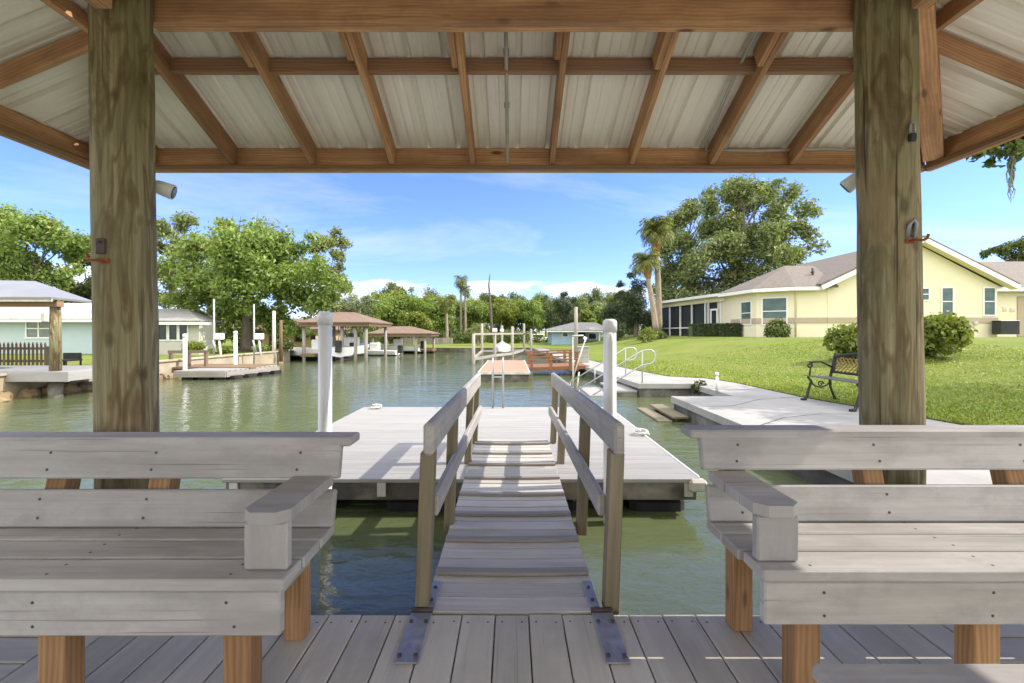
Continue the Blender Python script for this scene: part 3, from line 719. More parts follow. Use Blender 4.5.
t = thing('low_bench', 'low grey plank bench showing only its edge at the bottom right', 'bench', (2, 0.8, 0))
for a, b in ((.868, 1.0), (.73, .862)):
    mb = MB(); mb.b2(.653, 3.2, a, b, .460, .498, .010); part('seat_board', mb, 'bench', t)
for X in (.80, 1.7, 2.6):
    mb = MB(); mb.b2(X - .044, X + .044, .76, .85, 0, .459, .004); part('leg', mb, 'leg', t)

# ------------------------------------------------------------------ ramp to the floating dock
GX0, GX1 = 1.985, 4.90
ramp_t = thing('gangway', 'narrow grey plank gangway with handrails down to the floating dock', 'gangway', (0, 1.985, 0))
def gz(Y): return 0.002 + (Y - GX0) * 0.0215
def sagbox(mb, y0, y1, z, th, hw, sag=0.006):
    n = 10; V = []
    for i in range(n + 1):
        x = -hw + 2 * hw * i / n; s = -sag * (1 - (x / hw) ** 2)
        V += [(x, y0, z + s), (x, y1, z + s), (x, y1, z + s - th), (x, y0, z + s - th)]
    F, U = [], []; ru, rv = rnd.uniform(0, 40), rnd.uniform(0, 40)
    for i in range(n):
        for k in range(4):
            f = (i * 4 + k, (i + 1) * 4 + k, (i + 1) * 4 + (k + 1) % 4, i * 4 + (k + 1) % 4); F.append(f); U.append([(V[q][0] + ru, V[q][1] + V[q][2] + rv) for q in f])
    F += [(0, 1, 2, 3), (n * 4 + 3, n * 4 + 2, n * 4 + 1, n * 4)]; U += [[(0, 0)] * 4] * 2
    mb.add(V, F, U)
mb = MB(); y = GX0; k = 0
nb = MB()
while y < GX1 - .05:
    w = 0.1135
    sagbox(mb, y + .002, y + w - .003, gz(y) + rnd.uniform(-.0015, .0015), .025, .385)
    nb.cyl(rnd.uniform(-.008, .008), y + w / 2, gz(y) - .011, gz(y) - .0075, .0045, 8)
    y += w; k += 1
part('decking', mb, 'ramp', ramp_t); screws(nb, ramp_t)
for k in range(8):
    Y = 2.27 + k * .3455
    mb = MB(); sagbox(mb, Y, Y + .045, gz(Y) + .018, .0165, .383); part('cleat', mb, 'cleat', ramp_t)
for sx in (-1, 1):
    mb = MB(); mb.beam((sx * .368, GX0 + .03, gz(GX0) - .10), (sx * .368, GX1 - 1.25, gz(GX1 - 1.25) - .06), .038, .11, (0, 0, 1), .003); part('stringer', mb, 'timber_dark', ramp_t)
    for i, (Y, zb) in enumerate(((2.035, -.02), (2.88, -.05), (4.10, .03), (4.84, .05))):
        mb = MB(); zt = .69 - .012 * (Y - 2) if True else 0
        mb.beam((sx * .418 + .02, Y, zb), (sx * .418 + .046, Y, zt), .060, .086, (0, 1, 0), .004); part('rail_post', mb, 'post', ramp_t)
    mb = MB(); mb.beam((sx * .416 + .052, 1.975, .752), (sx * .400 + .042, 4.90, .712), .046, .142, (0, 0, 1), .012); part('top_rail', mb, 'rail', ramp_t)
    mb = MB(); mb.beam((sx * .384 + .028, 2.085, .425), (sx * .374 + .034, 4.88, .385), .036, .10, (0, 0, 1), .008); part('mid_rail', mb, 'rail', ramp_t)
    # hinge plates
    h = thing('hinge_plate', 'bolted steel hinge plate at the %s foot of the gangway' % ('left' if sx < 0 else 'right'), 'plate', (sx * .385, 1.8, 0), 'steel plates joining gangway and deck')
    mb = MB(); mb.b2(min(sx * .345, sx * .435), max(sx * .345, sx * .435), 1.665, 1.965, .0015, .0095, .003); part('plate', mb, 'galv', h)
    mb = MB(); mb.b2(min(sx * .34, sx * .385), max(sx * .34, sx * .385), 2.0, 2.21, .0045, .0125, .003); part('strap', mb, 'galv', h)
    for (X, Y, z) in ((.36, 1.70, .009), (.42, 1.70, .009), (.36, 1.90, .009), (.42, 1.90, .009), (.362, 2.05, .012), (.362, 2.15, .012)):
        mb = MB(); mb.cyl(sx * X, Y, z, z + .007, .0085, 6); part('bolt', mb, 'bolt', h)
    mb = MB(); mb.tube([(sx * .345, 1.983, .008), (sx * .435, 1.983, .008)], .011, 10); part('hinge_pin', mb, 'bolt', h)

# ------------------------------------------------------------------ floating dock
DX0, DX1, DY0, DY1, DZ = -2.33, 1.51, 3.65, 7.16, 0.04
dock = thing('floating_dock', 'large pale floating dock with dark frame at the end of the gangway', 'dock', (-0.4, 5.4, WATER))
mb = MB(); k = 0; w = (DY1 - DY0) / 25
for i in range(25): mb.b2(DX0, DX1, DY0 + i * w + .0025, DY0 + (i + 1) * w - .0025, DZ - .03, DZ, .0025)
part('decking', mb, 'dockdeck', dock)
for (x0, x1, y0, y1) in ((DX0 + .02, DX1 - .02, DY0 + .02, DY0 + .07), (DX0 + .02, DX1 - .02, DY1 - .07, DY1 - .02), (DX0 + .02, DX0 + .07, DY0 + .072, DY1 - .072), (DX1 - .07, DX1 - .02, DY0 + .072, DY1 - .072)):
    mb = MB(); mb.b2(x0, x1, y0, y1, DZ - .175, DZ - .0315, .004); part('frame', mb, 'dockframe', dock)
for x0 in (-2.15, -1.05, .88 - .95, .98):
    for y0 in (DY0 + .10, DY0 + 1.9):
        mb = MB(); mb.b2(x0, x0 + .62 if x0 < .9 else x0 + .46, y0, y0 + 1.2, WATER - .18, DZ - .177, .05); part('float', mb, 'black', dock)
for (x, y) in ((DX1 - .09, DY0), (DX0 + .09, DY0), (DX1 - .9, DY0), (DX0 + 1.28, DY0)):
    mb = MB(); mb.b2(x - .035, x + .035, y + .004, y + .0185, DZ - .145, DZ - .034, .003); part('bracket', mb, 'dirty_white', dock)
mb = MB(); mb.b2(DX1 - .09, DX1 + .05, DY0 - .035, DY0 + .05, DZ - .10, DZ - .002, .02); part('corner_bumper', mb, 'dirty_white', dock)
mb = MB(); mb.b2(DX1 + .001, DX1 + .022, DY0 + .06, DY1, DZ - .03, DZ + .006, .004); part('edge_strip', mb, 'white', dock)
def cleat_rope(x, y, a, label):
    t = thing('rope', label, 'rope', (x, y, DZ))
    mb = MB(); pts = [(x + .09 * math.cos(q * .7 + a) * (1 - q * .03), y + .11 * math.sin(q * .7 + a) * (1 - q * .03), DZ + .012 + .004 * q) for q in range(16)]
    mb.tube(pts, .012, 8); part('coil', mb, 'rope', t)
    mb = MB(); mb.box((x, y, DZ + .04), (.14, .025, .02), None, .006); mb.box((x, y, DZ + .02), (.05, .025, .03), None, .004); part('cleat', mb, 'galv', t)
cleat_rope(DX1 - .03, 5.2, 0, 'white rope coiled on a cleat at the right edge of the pale dock')
cleat_rope(DX0 + .25, 7.0, 1, 'white rope on a cleat at the far left corner of the pale dock')
# swim ladder at the far edge
lad = thing('ladder', 'thin aluminium swim ladder on the far edge of the pale dock', 'ladder', (-.22, 7.2, 0))
for x in (-.30, -.14):
    mb = MB(); mb.tube([(x, 7.05, .042), (x, 7.05, .74), (x, 7.08, .80), (x, 7.16, .82), (x, 7.24, .78), (x, 7.26, .6), (x, 7.26, -.9)], .014, 8); part('side_rail', mb, 'alu', lad)
for z in (.50, -.05, -.3):
    mb = MB(); mb.tube([(-.30, 7.26, z), (-.14, 7.26, z)], .012, 8); part('rung', mb, 'alu', lad)
# white guide piles
for x, zt, Y, lab in ((-1.405, 1.375, 3.42, 'white plastic guide pile with a cap, left of the gangway'), (.757, 1.32, 3.52, 'white plastic guide pile with a cap, right of the gangway')):
    t = thing('guide_pile', lab, 'pile', (x, Y, WATER), 'white guide piles of the pale dock')
    mb = MB(); mb.cyl(x, Y, -1.6, zt - .06, .049, 28); part('pipe', mb, 'pvc', t)
    mb = MB(); mb.tube([(x, Y, zt - .10), (x, Y, zt - .025), (x, Y, zt - .01), (x, Y, zt)], [.0545, .0545, .048, .03], 28); part('cap', mb, 'pvc', t)
# ------------------------------------------------------------------ right bank: steps, rails, iron bench
t = thing('steps', 'concrete steps going down from the walkway into the canal', 'steps', (2.5, 11.2, WATER))
for i, (x0, x1, z) in enumerate(((2.34, 2.87, -.12), (1.8, 2.338, -.235))):
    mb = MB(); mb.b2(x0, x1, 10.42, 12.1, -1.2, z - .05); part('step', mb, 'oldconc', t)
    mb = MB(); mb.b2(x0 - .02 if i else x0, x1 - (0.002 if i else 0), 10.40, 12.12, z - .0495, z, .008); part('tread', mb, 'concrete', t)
def handrail(Y, label):
    t = thing('handrail', label, 'handrail', (2.9, Y, .05), 'handrails of the canal steps')
    S = Vector((-1.53, 0, -.93)).normalized()
    top = Vector((3.0, Y, .79)); low = Vector((3.0, Y, .46))
    e1 = top + S * 1.82; e2 = low + S * 1.45
    loop = []
    for k in range(9):
        a = math.radians(120 - k * 30); loop.append(Vector((3.13 + .17 * math.cos(a), Y, .625 + .165 * math.sin(a) + (.04 if 1 < k < 5 else .02))))
    mb = MB(); mb.tube([e1, top] + loop[1:8] + [low, e2], .016, 10); part('rail', mb, 'alu', t)
    for p, zb in ((top, .052), (top + S * .95, -.14), (top + S * 1.7, -.8)):
        mb = MB(); mb.tube([(p.x, Y, zb), (p.x, Y, p.z)], .016, 10); part('upright', mb, 'alu', t)
handrail(10.48, 'nearer looped aluminium handrail of the canal steps')
handrail(12.02, 'farther looped aluminium handrail of the canal steps')
t = thing('water_steps', 'yellowish timber steps at the waterline against the platform wall', 'steps', (2.6, 8.1, WATER))
for x0, x1, z in ((2.64, 2.90, -.165), (2.40, 2.62, -.232)):
    mb = MB(); mb.b2(x0, x1, 7.45, 8.75, z - .04, z, .006); part('tread', mb, 'post', t)
    for Y in (7.55, 8.62): mb = MB(); mb.b2(x0 + .08, x0 + .16, Y, Y + .06, -.9, z - .041); part('support', mb, 'dockframe', t)
mb = MB(); mb.cyl(4.03, 8.95, .05, .40, .026, 14); t = thing('standpipe', 'short white capped pipe standing on the walkway', 'pipe', (4.03, 8.95, .05)); part('pipe', mb, 'white', t)
mb = MB(); mb.tube([(4.03, 8.95, .36), (4.03, 8.95, .42), (4.03, 8.95, .43)], [.036, .036, .02], 14); part('cap', mb, 'white', t)

# iron park bench, facing the canal
ib = thing('park_bench', 'black iron park bench with a lattice back on the walkway', 'bench', (5.25, 7.2, .05))
BZ = .052
def scroll(c, r, turns, n, ax, sg=1, a0=0): return [(c[0] + sg * r * (1 - k / n * .8) * math.cos(a0 + k / n * turns * 6.28), ax, c[1] + r * (1 - k / n * .8) * math.sin(a0 + k / n * turns * 6.28)) for k in range(n + 1)]
for Y in (6.68, 7.80):
    mb = MB()
    mb.tube([(4.96, Y, BZ + .012), (5.03, Y, BZ + .02), (5.06, Y, BZ + .08), (5.09, Y, BZ + .2), (5.13, Y, BZ + .32), (5.07, Y, BZ + .40)], [.025, .028, .022, .02, .024, .02], 8)
    part('leg', mb, 'iron', ib)
    mb = MB()
    mb.tube([(5.60, Y, BZ + .012), (5.54, Y, BZ + .02), (5.51, Y, BZ + .1), (5.46, Y, BZ + .22), (5.45, Y, BZ + .36), (5.49, Y, BZ + .55), (5.55, Y, BZ + .80)], [.025, .026, .02, .02, .024, .022, .018], 8)
    part('leg', mb, 'iron', ib)
    mb = MB(); mb.tube([(5.50, Y, BZ + .56)] + [(5.42, Y, BZ + .60), (5.30, Y, BZ + .66), (5.16, Y, BZ + .655)] + scroll((5.10, BZ + .60), .055, 1.2, 12, Y, -1, 1.57), .015, 7)
    mb.tube([(5.12, Y, BZ + .57), (5.11, Y, BZ + .5), (5.10, Y, BZ + .42)], .014, 7); part('arm', mb, 'iron', ib)
    mb = MB(); mb.tube([(5.13, Y, BZ + .30), (5.2, Y, BZ + .24), (5.3, Y, BZ + .22), (5.4, Y, BZ + .26), (5.45, Y, BZ + .32)], .014, 7)
    mb.tube(scroll((5.29, BZ + .28), .055, 1.3, 12, Y), .011, 6); part('leg_scroll', mb, 'iron', ib)
for i in range(6):
    X = 5.03 + i * .078; mb = MB(); mb.b2(X, X + .06, 6.62, 7.86, BZ + .405 + (.012 if i in (0,) else 0) - .004 * i, BZ + .427 - .004 * i, .004); part('seat_slat', mb, 'slat', ib)
mb = MB()
bu = Vector((.17, 0, .92)).normalized()
def bp(y, h): return Vector((5.475, y, BZ + .47)) + bu * h + Vector((0, y * 0, 0))
mb.tube([bp(6.68, .02), bp(7.80, .02)], .02, 8)
mb.tube([bp(6.68 + 1.12 * k / 14, .27 + .075 * math.sin(math.pi * k / 14)) for k in range(15)], .024, 8); part('back_rail', mb, 'iron', ib)
mb = MB()
for k in range(-3, 14):
    for s_ in (1, -1):
        pts = []
        for j in range(9):
            h = .03 + .03 * j; y = 6.76 + k * .085 + s_ * .03 * j + (0 if s_ > 0 else .24)
            if 6.73 <= y <= 7.75 and h < .26 + .06 * math.sin(math.pi * (y - 6.68) / 1.12): pts.append(bp(y, h))
        if len(pts) > 1: mb.tube(pts, .0085, 5)
part('lattice', mb, 'brass', ib)
for y in (6.72, 7.76):
    mb = MB(); mb.beam(bp(y, .02), bp(y, .30), .04, .02, (0, 1, 0)); part('back_stile', mb, 'iron', ib)

# ------------------------------------------------------------------ canal furniture farther off
rd = thing('floating_dock', 'faded red floating dock with white edge, beyond the pale dock', 'dock', (-.2, 16, WATER))
mb = MB()
for k in range(40): mb.b2(-.97, .50, 13.45 + k * .14, 13.45 + k * .14 + .136, .01, .04, .003)
part('decking', mb, 'red_deck', rd)
mb = MB(); mb.b2(-.97, .5, 13.40, 13.447, -.03, .041); mb.b2(.501, .54, 13.40, 19.05, -.03, .041); mb.b2(-1.01, -.971, 13.40, 19.05, -.03, .041); part('edge_board', mb, 'dirty_white', rd)
mb = MB(); mb.b2(-.93, .47, 13.48, 19.0, WATER - .2, .008); part('float', mb, 'dockframe', rd)
rr = thing('ramp', 'red timber ramp with open side rails from the red dock to the walkway', 'ramp', (1.5, 16.2, 0))
mb = MB()
for k in range(15): mb.beam((.56 + k * .14, 15.45, .0 + .004 * k), (.56 + k * .14, 17.1, .0 + .004 * k), .132, .03, (0, 0, 1)); 
part('decking', mb, 'red', rr)
for Y in (15.42, 17.12):
    mb = MB(); mb.beam((.5, Y, -.05), (2.62, Y, .03), .045, .12, (0, 0, 1), .005); part('stringer', mb, 'red', rr)
    for x in (.66, 1.32, 1.98, 2.2):
        mb = MB(); mb.b2(x - .05, x + .05, Y - .049, Y + .049, -.1, .52, .005); part('rail_post', mb, 'red', rr)
    mb = MB(); mb.beam((.5, Y - .055, .47), (2.3, Y - .055, .545), .03, .06, (0, 0, 1), .005); part('top_rail', mb, 'red', rr)
    mb = MB(); mb.beam((.55, Y - .055, .27), (2.28, Y - .055, .315), .03, .05, (0, 0, 1), .005); part('mid_rail', mb, 'red', rr)
# boat lift on piles
def at(x, y, Y): return P(x, y, Y)
bl = thing('boat_lift', 'open boat lift of weathered piles and pale beams, left of the red dock', 'boat lift', (-.8, 26, WATER))
pl = [(473.5, 334, 20.8), (494.8, 331, 24), (512.3, 326.5, 26.2), (482, 323.5, 29.5), (524, 323.5, 31), (502, 325.5, 30.2), (531, 329, 29)]
pp = []
for x, y, Y in pl:
    p = P(x, y, Y); pp.append(p); mb = MB(); mb.tube([(p.x, p.y, -1.2), p], [.085, .075], 12); part('pile', mb, 'grey_wood', bl)
def zset(p, z): return Vector((p.x, p.y, z))
for a, b in ((0, 1), (1, 2), (0, 3), (3, 5), (5, 4), (2, 4), (4, 6)):
    mb = MB(); mb.beam(zset(pp[a], 1.12), zset(pp[b], 1.12), .08, .09, (0, 0, 1)); part('beam', mb, 'grey_wood', bl)
    mb = MB(); mb.beam(zset(pp[a], -.02), zset(pp[b], -.02), .10, .12, (0, 0, 1)); part('catwalk', mb, 'grey_wood', bl)
for k in range(2):
    p = pp[(1, 5)[k]]; mb = MB(); mb.box((p.x, p.y, 1.32), (.25, .25, .2), None, .03); part('motor_box', mb, 'white', bl)
def boat(name, label, c, L, W, H, rz, hull, top=True, cover=False, group=None):
    t = thing(name, label, 'boat', c, group); n = 9; V = []; F = []
    for i in range(n + 1):
        s = i / n; w = W / 2 * (1 - max(0, (s - .55) / .45) ** 2.0 * .97); sh = H * (1 + .25 * s * s)
        for (q, z) in ((-1, sh), (-.82, .25 * H), (0, 0 + H * .5 * max(0, s - .7)), (.82, .25 * H), (1, sh)): V.append((q * w, L * (s - .5), z))
    for i in range(n):
        for j in range(4): F.append((i * 5 + j, i * 5 + j + 1, (i + 1) * 5 + j + 1, (i + 1) * 5 + j))
    F.append((0, 1, 2, 3, 4)); F += [(i * 5, (i + 1) * 5, (i + 1) * 5 + 4, i * 5 + 4) for i in range(n)]
    ca, sa = math.cos(rz), math.sin(rz)
    def tr(v): return [(c[0] + x * ca - y * sa, c[1] + x * sa + y * ca, c[2] + z) for x, y, z in v]
    mb = MB(); mb.add(tr(V), F); part('hull', mb, hull, t)
    def bx(name_, x0, x1, y0, y1, z0, z1, mat):
        m = MB(); R = Matrix.Rotation(rz, 3, 'Z'); q = tr([((x0 + x1) / 2, (y0 + y1) / 2, (z0 + z1) / 2)])[0]
        m.box(q, (x1 - x0, y1 - y0, z1 - z0), R, .03); part(name_, m, mat, t)
    if cover:
        m = MB(); m.add(tr([(-W / 2, -L / 2, H), (W / 2, -L / 2, H), (W * .45, L * .2, H * 1.1), (0, L * .5, H * 1.25), (-W * .45, L * .2, H * 1.1), (0, -L * .1, H * 2.3)]), [(0, 1, 5), (1, 2, 5), (2, 3, 5), (3, 4, 5), (4, 0, 5)]); part('cover', m, 'dirty_white', t)
    else:
        bx('console', -W * .2, W * .2, -L * .1, L * .08, H * 1.0, H * 1.0 + .5, 'white'); bx('windscreen', -W * .19, W * .19, L * .085, L * .095, H + .45, H + .72, 'darkglass')
        bx('outboard_motor', -.13, .13, -L * .5 - .3, -L * .5 - .02, H * .5, H + .35, 'black')
        if top:
            bx('canopy', -W * .36, W * .36, -L * .22, L * .14, H + 1.12, H + 1.17, hull if hull != 'white' else 'boatblue')
            for sx in (-1, 1):
                for sy in (-.18, .1): m = MB(); a = tr([(sx * W * .3, sy * L, H * .9), (sx * W * .3, sy * L, H + 1.12)]); m.tube(a, .02, 6); part('canopy_pole', m, 'alu', t)
    return t
boat('boat', 'small boat under a peaked white cover on the open boat lift', (-.62, 27.4, .05), 2.4, .9, .28, 0.2, 'white', cover=True)
# davit and pole by the red ramp
dv = thing('davit', 'white tubular lift frame with a black wheel beside the red ramp', 'davit', (1.62, 12.0, WATER))
for pts, nm in (([P(573, 392, 12), P(573, 337, 12)], 'upright'), ([P(572.5, 336, 12), P(583.5, 335.5, 12)], 'top_bar'), ([P(584.5, 341, 12), P(572, 381, 12.05)], 'diagonal'), ([P(579, 372, 12.3), P(576, 396, 12.3)], 'upright')):
    mb = MB(); mb.tube(pts, .021, 8); part(nm, mb, 'dirty_white', dv)
p = P(581.5, 340.5, 11.96); mb = MB(); mb.tube([p + Vector((0, -.03, 0)), p + Vector((0, .03, 0))], .07, 14); part('wheel', mb, 'black', dv)
mb = MB(); mb.box(P(584.5, 339.5, 12.02), (.09, .07, .15), Matrix.Rotation(.4, 3, 'Y'), .01); part('winch_box', mb, 'white', dv)
p = P(576, 307, 19.0); mb = MB(); mb.tube([(p.x, p.y, .02), (p.x, p.y, p.z * .6), p], [.085, .08, .07], 12)
tag(mb.build('mooring_pole', 'grey_wood'), 'tall plain tan pole behind the red ramp', 'pole')
bp_ = thing('block_pillar', 'short pale concrete block pillar on the walkway beside the red ramp', 'pillar', (2.72, 17.5, .05))
for k in range(3): mb = MB(); mb.b2(2.52, 2.92, 17.3, 17.7, .051 + k * .19, .238 + k * .19, .01); part('block', mb, 'concrete', bp_)
mb = MB(); mb.b2(2.49, 2.95, 17.27, 17.73, .622, .67, .01); part('cap', mb, 'concrete', bp_)

# ------------------------------------------------------------------ left bank
bh = thing('boathouse', 'grey metal roofed boathouse on a post at the left edge of the view', 'boathouse', (-12, 11, WATER))
p = P(55.5, 307, 10.4)
for (x, y) in ((p.x, 10.4), (-15.2, 10.4), (-15.2, 12.3)):
    mb = MB(); mb.tube([(x, y, .34), (x, y, p.z + .05)], [.11, .10], 14); part('post', mb, 'pile', bh)
    mb = MB(); mb.cyl(x, y, -1.3, .10, .13, 14); part('pile', mb, 'dockframe', bh)
mb = MB(); mb.b2(-16, p.x + .18, 10.25, 10.42, p.z, p.z + .13, .005); part('beam', mb, 'timber_dark', bh)
ez = p.z + .20; a, b, c, d = (-17, 9.9, ez), (p.x + 3.0, 9.9 + 3.2, ez - .03), (p.x + .5, 15.1, ez), (-17, 15.1, ez)
a = (-17, 10.0, ez); b = (p.x + .3, 10.0, ez)
mb = MB(); mb.poly([a, b, (-13.2, 12.6, ez + .64), (-17, 12.6, ez + .72)], .05); part('roof', mb, 'tin', bh)
mb = MB(); mb.poly([b, (-10.55, 11.5, ez), (-13.2, 12.6, ez + .64)], .05); part('roof', mb, 'tin', bh)
mb = MB(); mb.b2(-17, p.x + .28, 10.03, 10.06, ez - .10, ez - .035); part('fascia', mb, 'dirty_white', bh)
mb = MB()
for k in range(26): mb.b2(-16 + k * .225, -16 + k * .225 + .22, 10.1, 12.1, .27, .33)
part('decking', mb, 'dockdeck', bh)
mb = MB(); mb.b2(-16, p.x + .62, 10.06, 10.1, .12, .335); mb.b2(p.x + .2, p.x + .5, 10.102, 12, .12, .268); part('deck_edge', mb, 'dockdeck', bh)
mb = MB(); mb.box((p.x - .06, 10.22, p.z - .25), (.12, .1, .2), None, .02); part('lamp', mb, 'dirty_white', bh)

th = thing('teal_house', 'low pale teal house with white roof edge behind the left boathouse', 'house', (-26, 25, .07))
HY0 = 24.0
x1 = (97 - CX) / FOC * HY0
mb = MB(); mb.b2(-42, x1 + .2, HY0, HY0 + 8, 0.0, 1.95); part('wall', mb, 'teal', th)
mb = MB()
zt = 1.95
mb.poly([(-43, HY0 - .6, zt - .03), (x1 + .9, HY0 - .6, zt - .03), (x1 - 2.6, HY0 + 4, zt + 1.05), (-43, HY0 + 4, zt + 1.05)], .05)
mb.poly([(x1 + .9, HY0 - .6, zt - .03), (x1 + .9, HY0 + 8.6, zt - .03), (x1 - 2.6, HY0 + 4, zt + 1.05)], .05); part('roof', mb, 'dirty_white', th)
mb = MB(); mb.b2(-43, x1 + .85, HY0 - .58, HY0 - .54, zt - .22, zt - .085); part('fascia', mb, 'white', th)
mb = MB(); mb.b2(-43, x1 + .85, HY0 - .535, HY0 - .005, zt - .12, zt - .09); part('soffit', mb, 'white', th)
def window(par, W, a0, a1, z0, z1, pane, fr='white', mull=(), rails=(.5,), fw=.07, pr=.05):
    mb = MB()
    W.box(mb, a0, a1, .002, pr, z0, z0 + fw); W.box(mb, a0, a1, .002, pr, z1 - fw, z1); W.box(mb, a0, a0 + fw, .002, pr, z0 + fw, z1 - fw); W.box(mb, a1 - fw, a1, .002, pr, z0 + fw, z1 - fw)
    for m in mull: x = a0 + (a1 - a0) * m; W.box(mb, x - fw * .45, x + fw * .45, .002, pr * .9, z0 + fw, z1 - fw)
    for r in rails: z = z0 + (z1 - z0) * r; W.box(mb, a0 + fw, a1 - fw, .002, pr * .8, z - fw * .35, z + fw * .35)
    f = part('window', mb, fr, par); mb = MB(); W.box(mb, a0 + fw * .5, a1 - fw * .5, .001, .012, z0 + fw * .5, z1 - fw * .5); part('pane', mb, pane, f); return f
Wt = Wall((-42, HY0), (x1, HY0))
xa = (26 - CX) / FOC * HY0 + 42; xb = (52 - CX) / FOC * HY0 + 42
window(th, Wt, xa, xb, 1.22 - (338.5 - HY) / FOC * HY0, 1.22 + (HY - 318.5) / FOC * HY0, 'blinds', mull=(.5,))
# picket fence, gate-like
fn = thing('picket_fence', 'dark picket fence on the grass behind the left boathouse', 'fence', (-13.5, 13, .1))
fy = 13.0; fz0, fz1 = 1.22 - 34.5 / FOC * fy, 1.22 - 10 / FOC * fy
k = 0; x = -17.5
while x < (46 - CX) / FOC * fy:
    mb = MB(); mb.prism([(0, 0), (.052, 0), (.052, .02), (0, .02)], 0, 0)
    mb = MB(); V = [(x, fy, fz0), (x + .055, fy, fz0), (x + .055, fy, fz1 - .06), (x + .0275, fy, fz1), (x, fy, fz1 - .06)]
    mb.poly(V, .02); part('picket', mb, 'picket', fn); x += .118
for z in (fz0 + .12, fz1 - .22): mb = MB(); mb.b2(-17.5, (47 - CX) / FOC * fy, fy + .021, fy + .05, z, z + .07); part('fence_rail', mb, 'picket', fn)
mb = MB(); x = (49 - CX) / FOC * fy; mb.b2(x - .06, x + .06, fy - .03, fy + .09, .1, fz1 - .12, .006); part('fence_post', mb, 'post', fn)
t = thing('garden_chair', 'dark low garden chair on the grass by the teal house', 'chair', P(65, 361, 15))
c = P(65, 361, 15)
for dx in (-.28, .28):
    for dy in (-.25, .25): mb = MB(); mb.b2(c.x + dx - .02, c.x + dx + .02, c.y + dy - .02, c.y + dy + .02, c.z - .3, c.z); part('leg', mb, 'black', t)
mb = MB(); mb.b2(c.x - .32, c.x + .32, c.y - .28, c.y + .28, c.z, c.z + .05); part('seat', mb, 'black', t)
mb = MB(); mb.b2(c.x - .30, c.x + .30, c.y + .24, c.y + .27, c.z + .05, c.z + .26); part('backrest', mb, 'black', t)

sh = thing('lake_house', 'white cottage with grey hip roof and a row of dark windows, left bank', 'house', (-18, 26, .07))
SY = 23.0; x0 = -19.5; x1 = (199 - CX) / FOC * SY
mb = MB(); mb.b2(x0, x1, SY, SY + 1.3, -.1, 1.75); part('wall', mb, 'shed_white', sh)
W2 = Wall((x0, SY), (x1, SY)); n = 9
for k in range(n):
    a0 = 1.1 + k * .52
    if a0 + .5 > x1 - x0: break
    window(sh, W2, a0, a0 + .50, .78, 1.68, 'darkglass', rails=(), fw=.055)
mb = MB(); e = 1.78; xr = x1 + .4; mb.poly([(x0 - 1, SY - .5, e), (xr, SY - .5, e), (xr - 3.4, SY + 3.4, e + .78), (x0 - 1, SY + 3.4, e + .78)], .07)
mb.poly([(xr, SY - .5, e), (xr - 1.3, SY + 3.4, e), (xr - 3.4, SY + 3.4, e + .78)], .07); part('roof', mb, 'greyroof', sh)
mb = MB(); mb.b2(x0 - 1, xr - .02, SY - .49, SY - .46, e - .2, e - .075); mb.b2(xr - .04, xr - .01, SY - .455, SY + .4, e - .2, e - .0755); part('fascia', mb, 'white', sh)

# small floating dock, rail and poles in front of it
fd = thing('floating_dock', 'small grey floating dock with two white poles below the white cottage', 'dock', (-9.4, 15, WATER))
mb = MB()
for k in range(11): mb.beam((-10.4 + .018 * k, 14.0 + k * .22 + .1, .01), (-8.82 + .036 * k, 14.0 + k * .22 + .1, .01), .213, .04, (0, 0, 1))
part('decking', mb, 'dockdeck', fd)
mb = MB(); mb.beam((-10.4, 13.98, -.09), (-8.8, 13.98, -.09), .04, .16, (0, 0, 1)); mb.beam((-8.79, 14.0, -.09), (-8.40, 16.4, -.09), .04, .16, (0, 0, 1)); part('edge_board', mb, 'grey_wood', fd)
for q in range(4): mb = MB(); mb.beam((-8.85 + q * .1, 14.15 + q * .6, -.25), (-8.78 + q * .1, 14.5 + q * .6, -.25), .5, .22, (0, 0, 1)); part('float', mb, 'black', fd)
for k in range(3): mb = MB(); mb.b2(-10.2 + k * .5, -9.85 + k * .5, 14.05, 14.6, WATER - .1, -.015); part('float', mb, 'black', fd)
for x, yt, Y, lab in ((185, 335, 14.3, 'white pole at the near left corner of the small grey dock'), (235.5, 332, 16.2, 'white pole behind the small grey dock')):
    p = P(x, yt, Y); mb = MB(); mb.cyl(p.x, p.y, -1, p.z, .06, 14); t = thing('mooring_pole', lab, 'pole', (p.x, p.y, WATER), 'white poles of the small grey dock'); part('pipe', mb, 'pvc', t)
    mb = MB(); mb.tube([(p.x, p.y, p.z - .08), (p.x, p.y, p.z + .02), (p.x, p.y, p.z + .04)], [.068, .068, .04], 14); part('cap', mb, 'pvc', t)
gr = thing('guard_rail', 'brown timber guard rail beside the small grey dock', 'rail', (-10.6, 15.2, 0))
for x in (171, 189, 206): p = P(x, 351, 15.3); mb = MB(); mb.b2(p.x - .045, p.x + .045, 15.25, 15.35, -.1, p.z, .005); part('post', mb, 'picket', gr)
a = P(168, 352, 15.24); b = P(208, 351.5, 15.24); mb = MB(); mb.beam(a, b, .03, .1, (0, 0, 1)); part('rail', mb, 'picket', gr)
mb = MB(); mb.b2(-11.2, a.x + 2.9, 15.0, 16.6, .0, .06); part('platform', mb, 'brown_wood', gr)
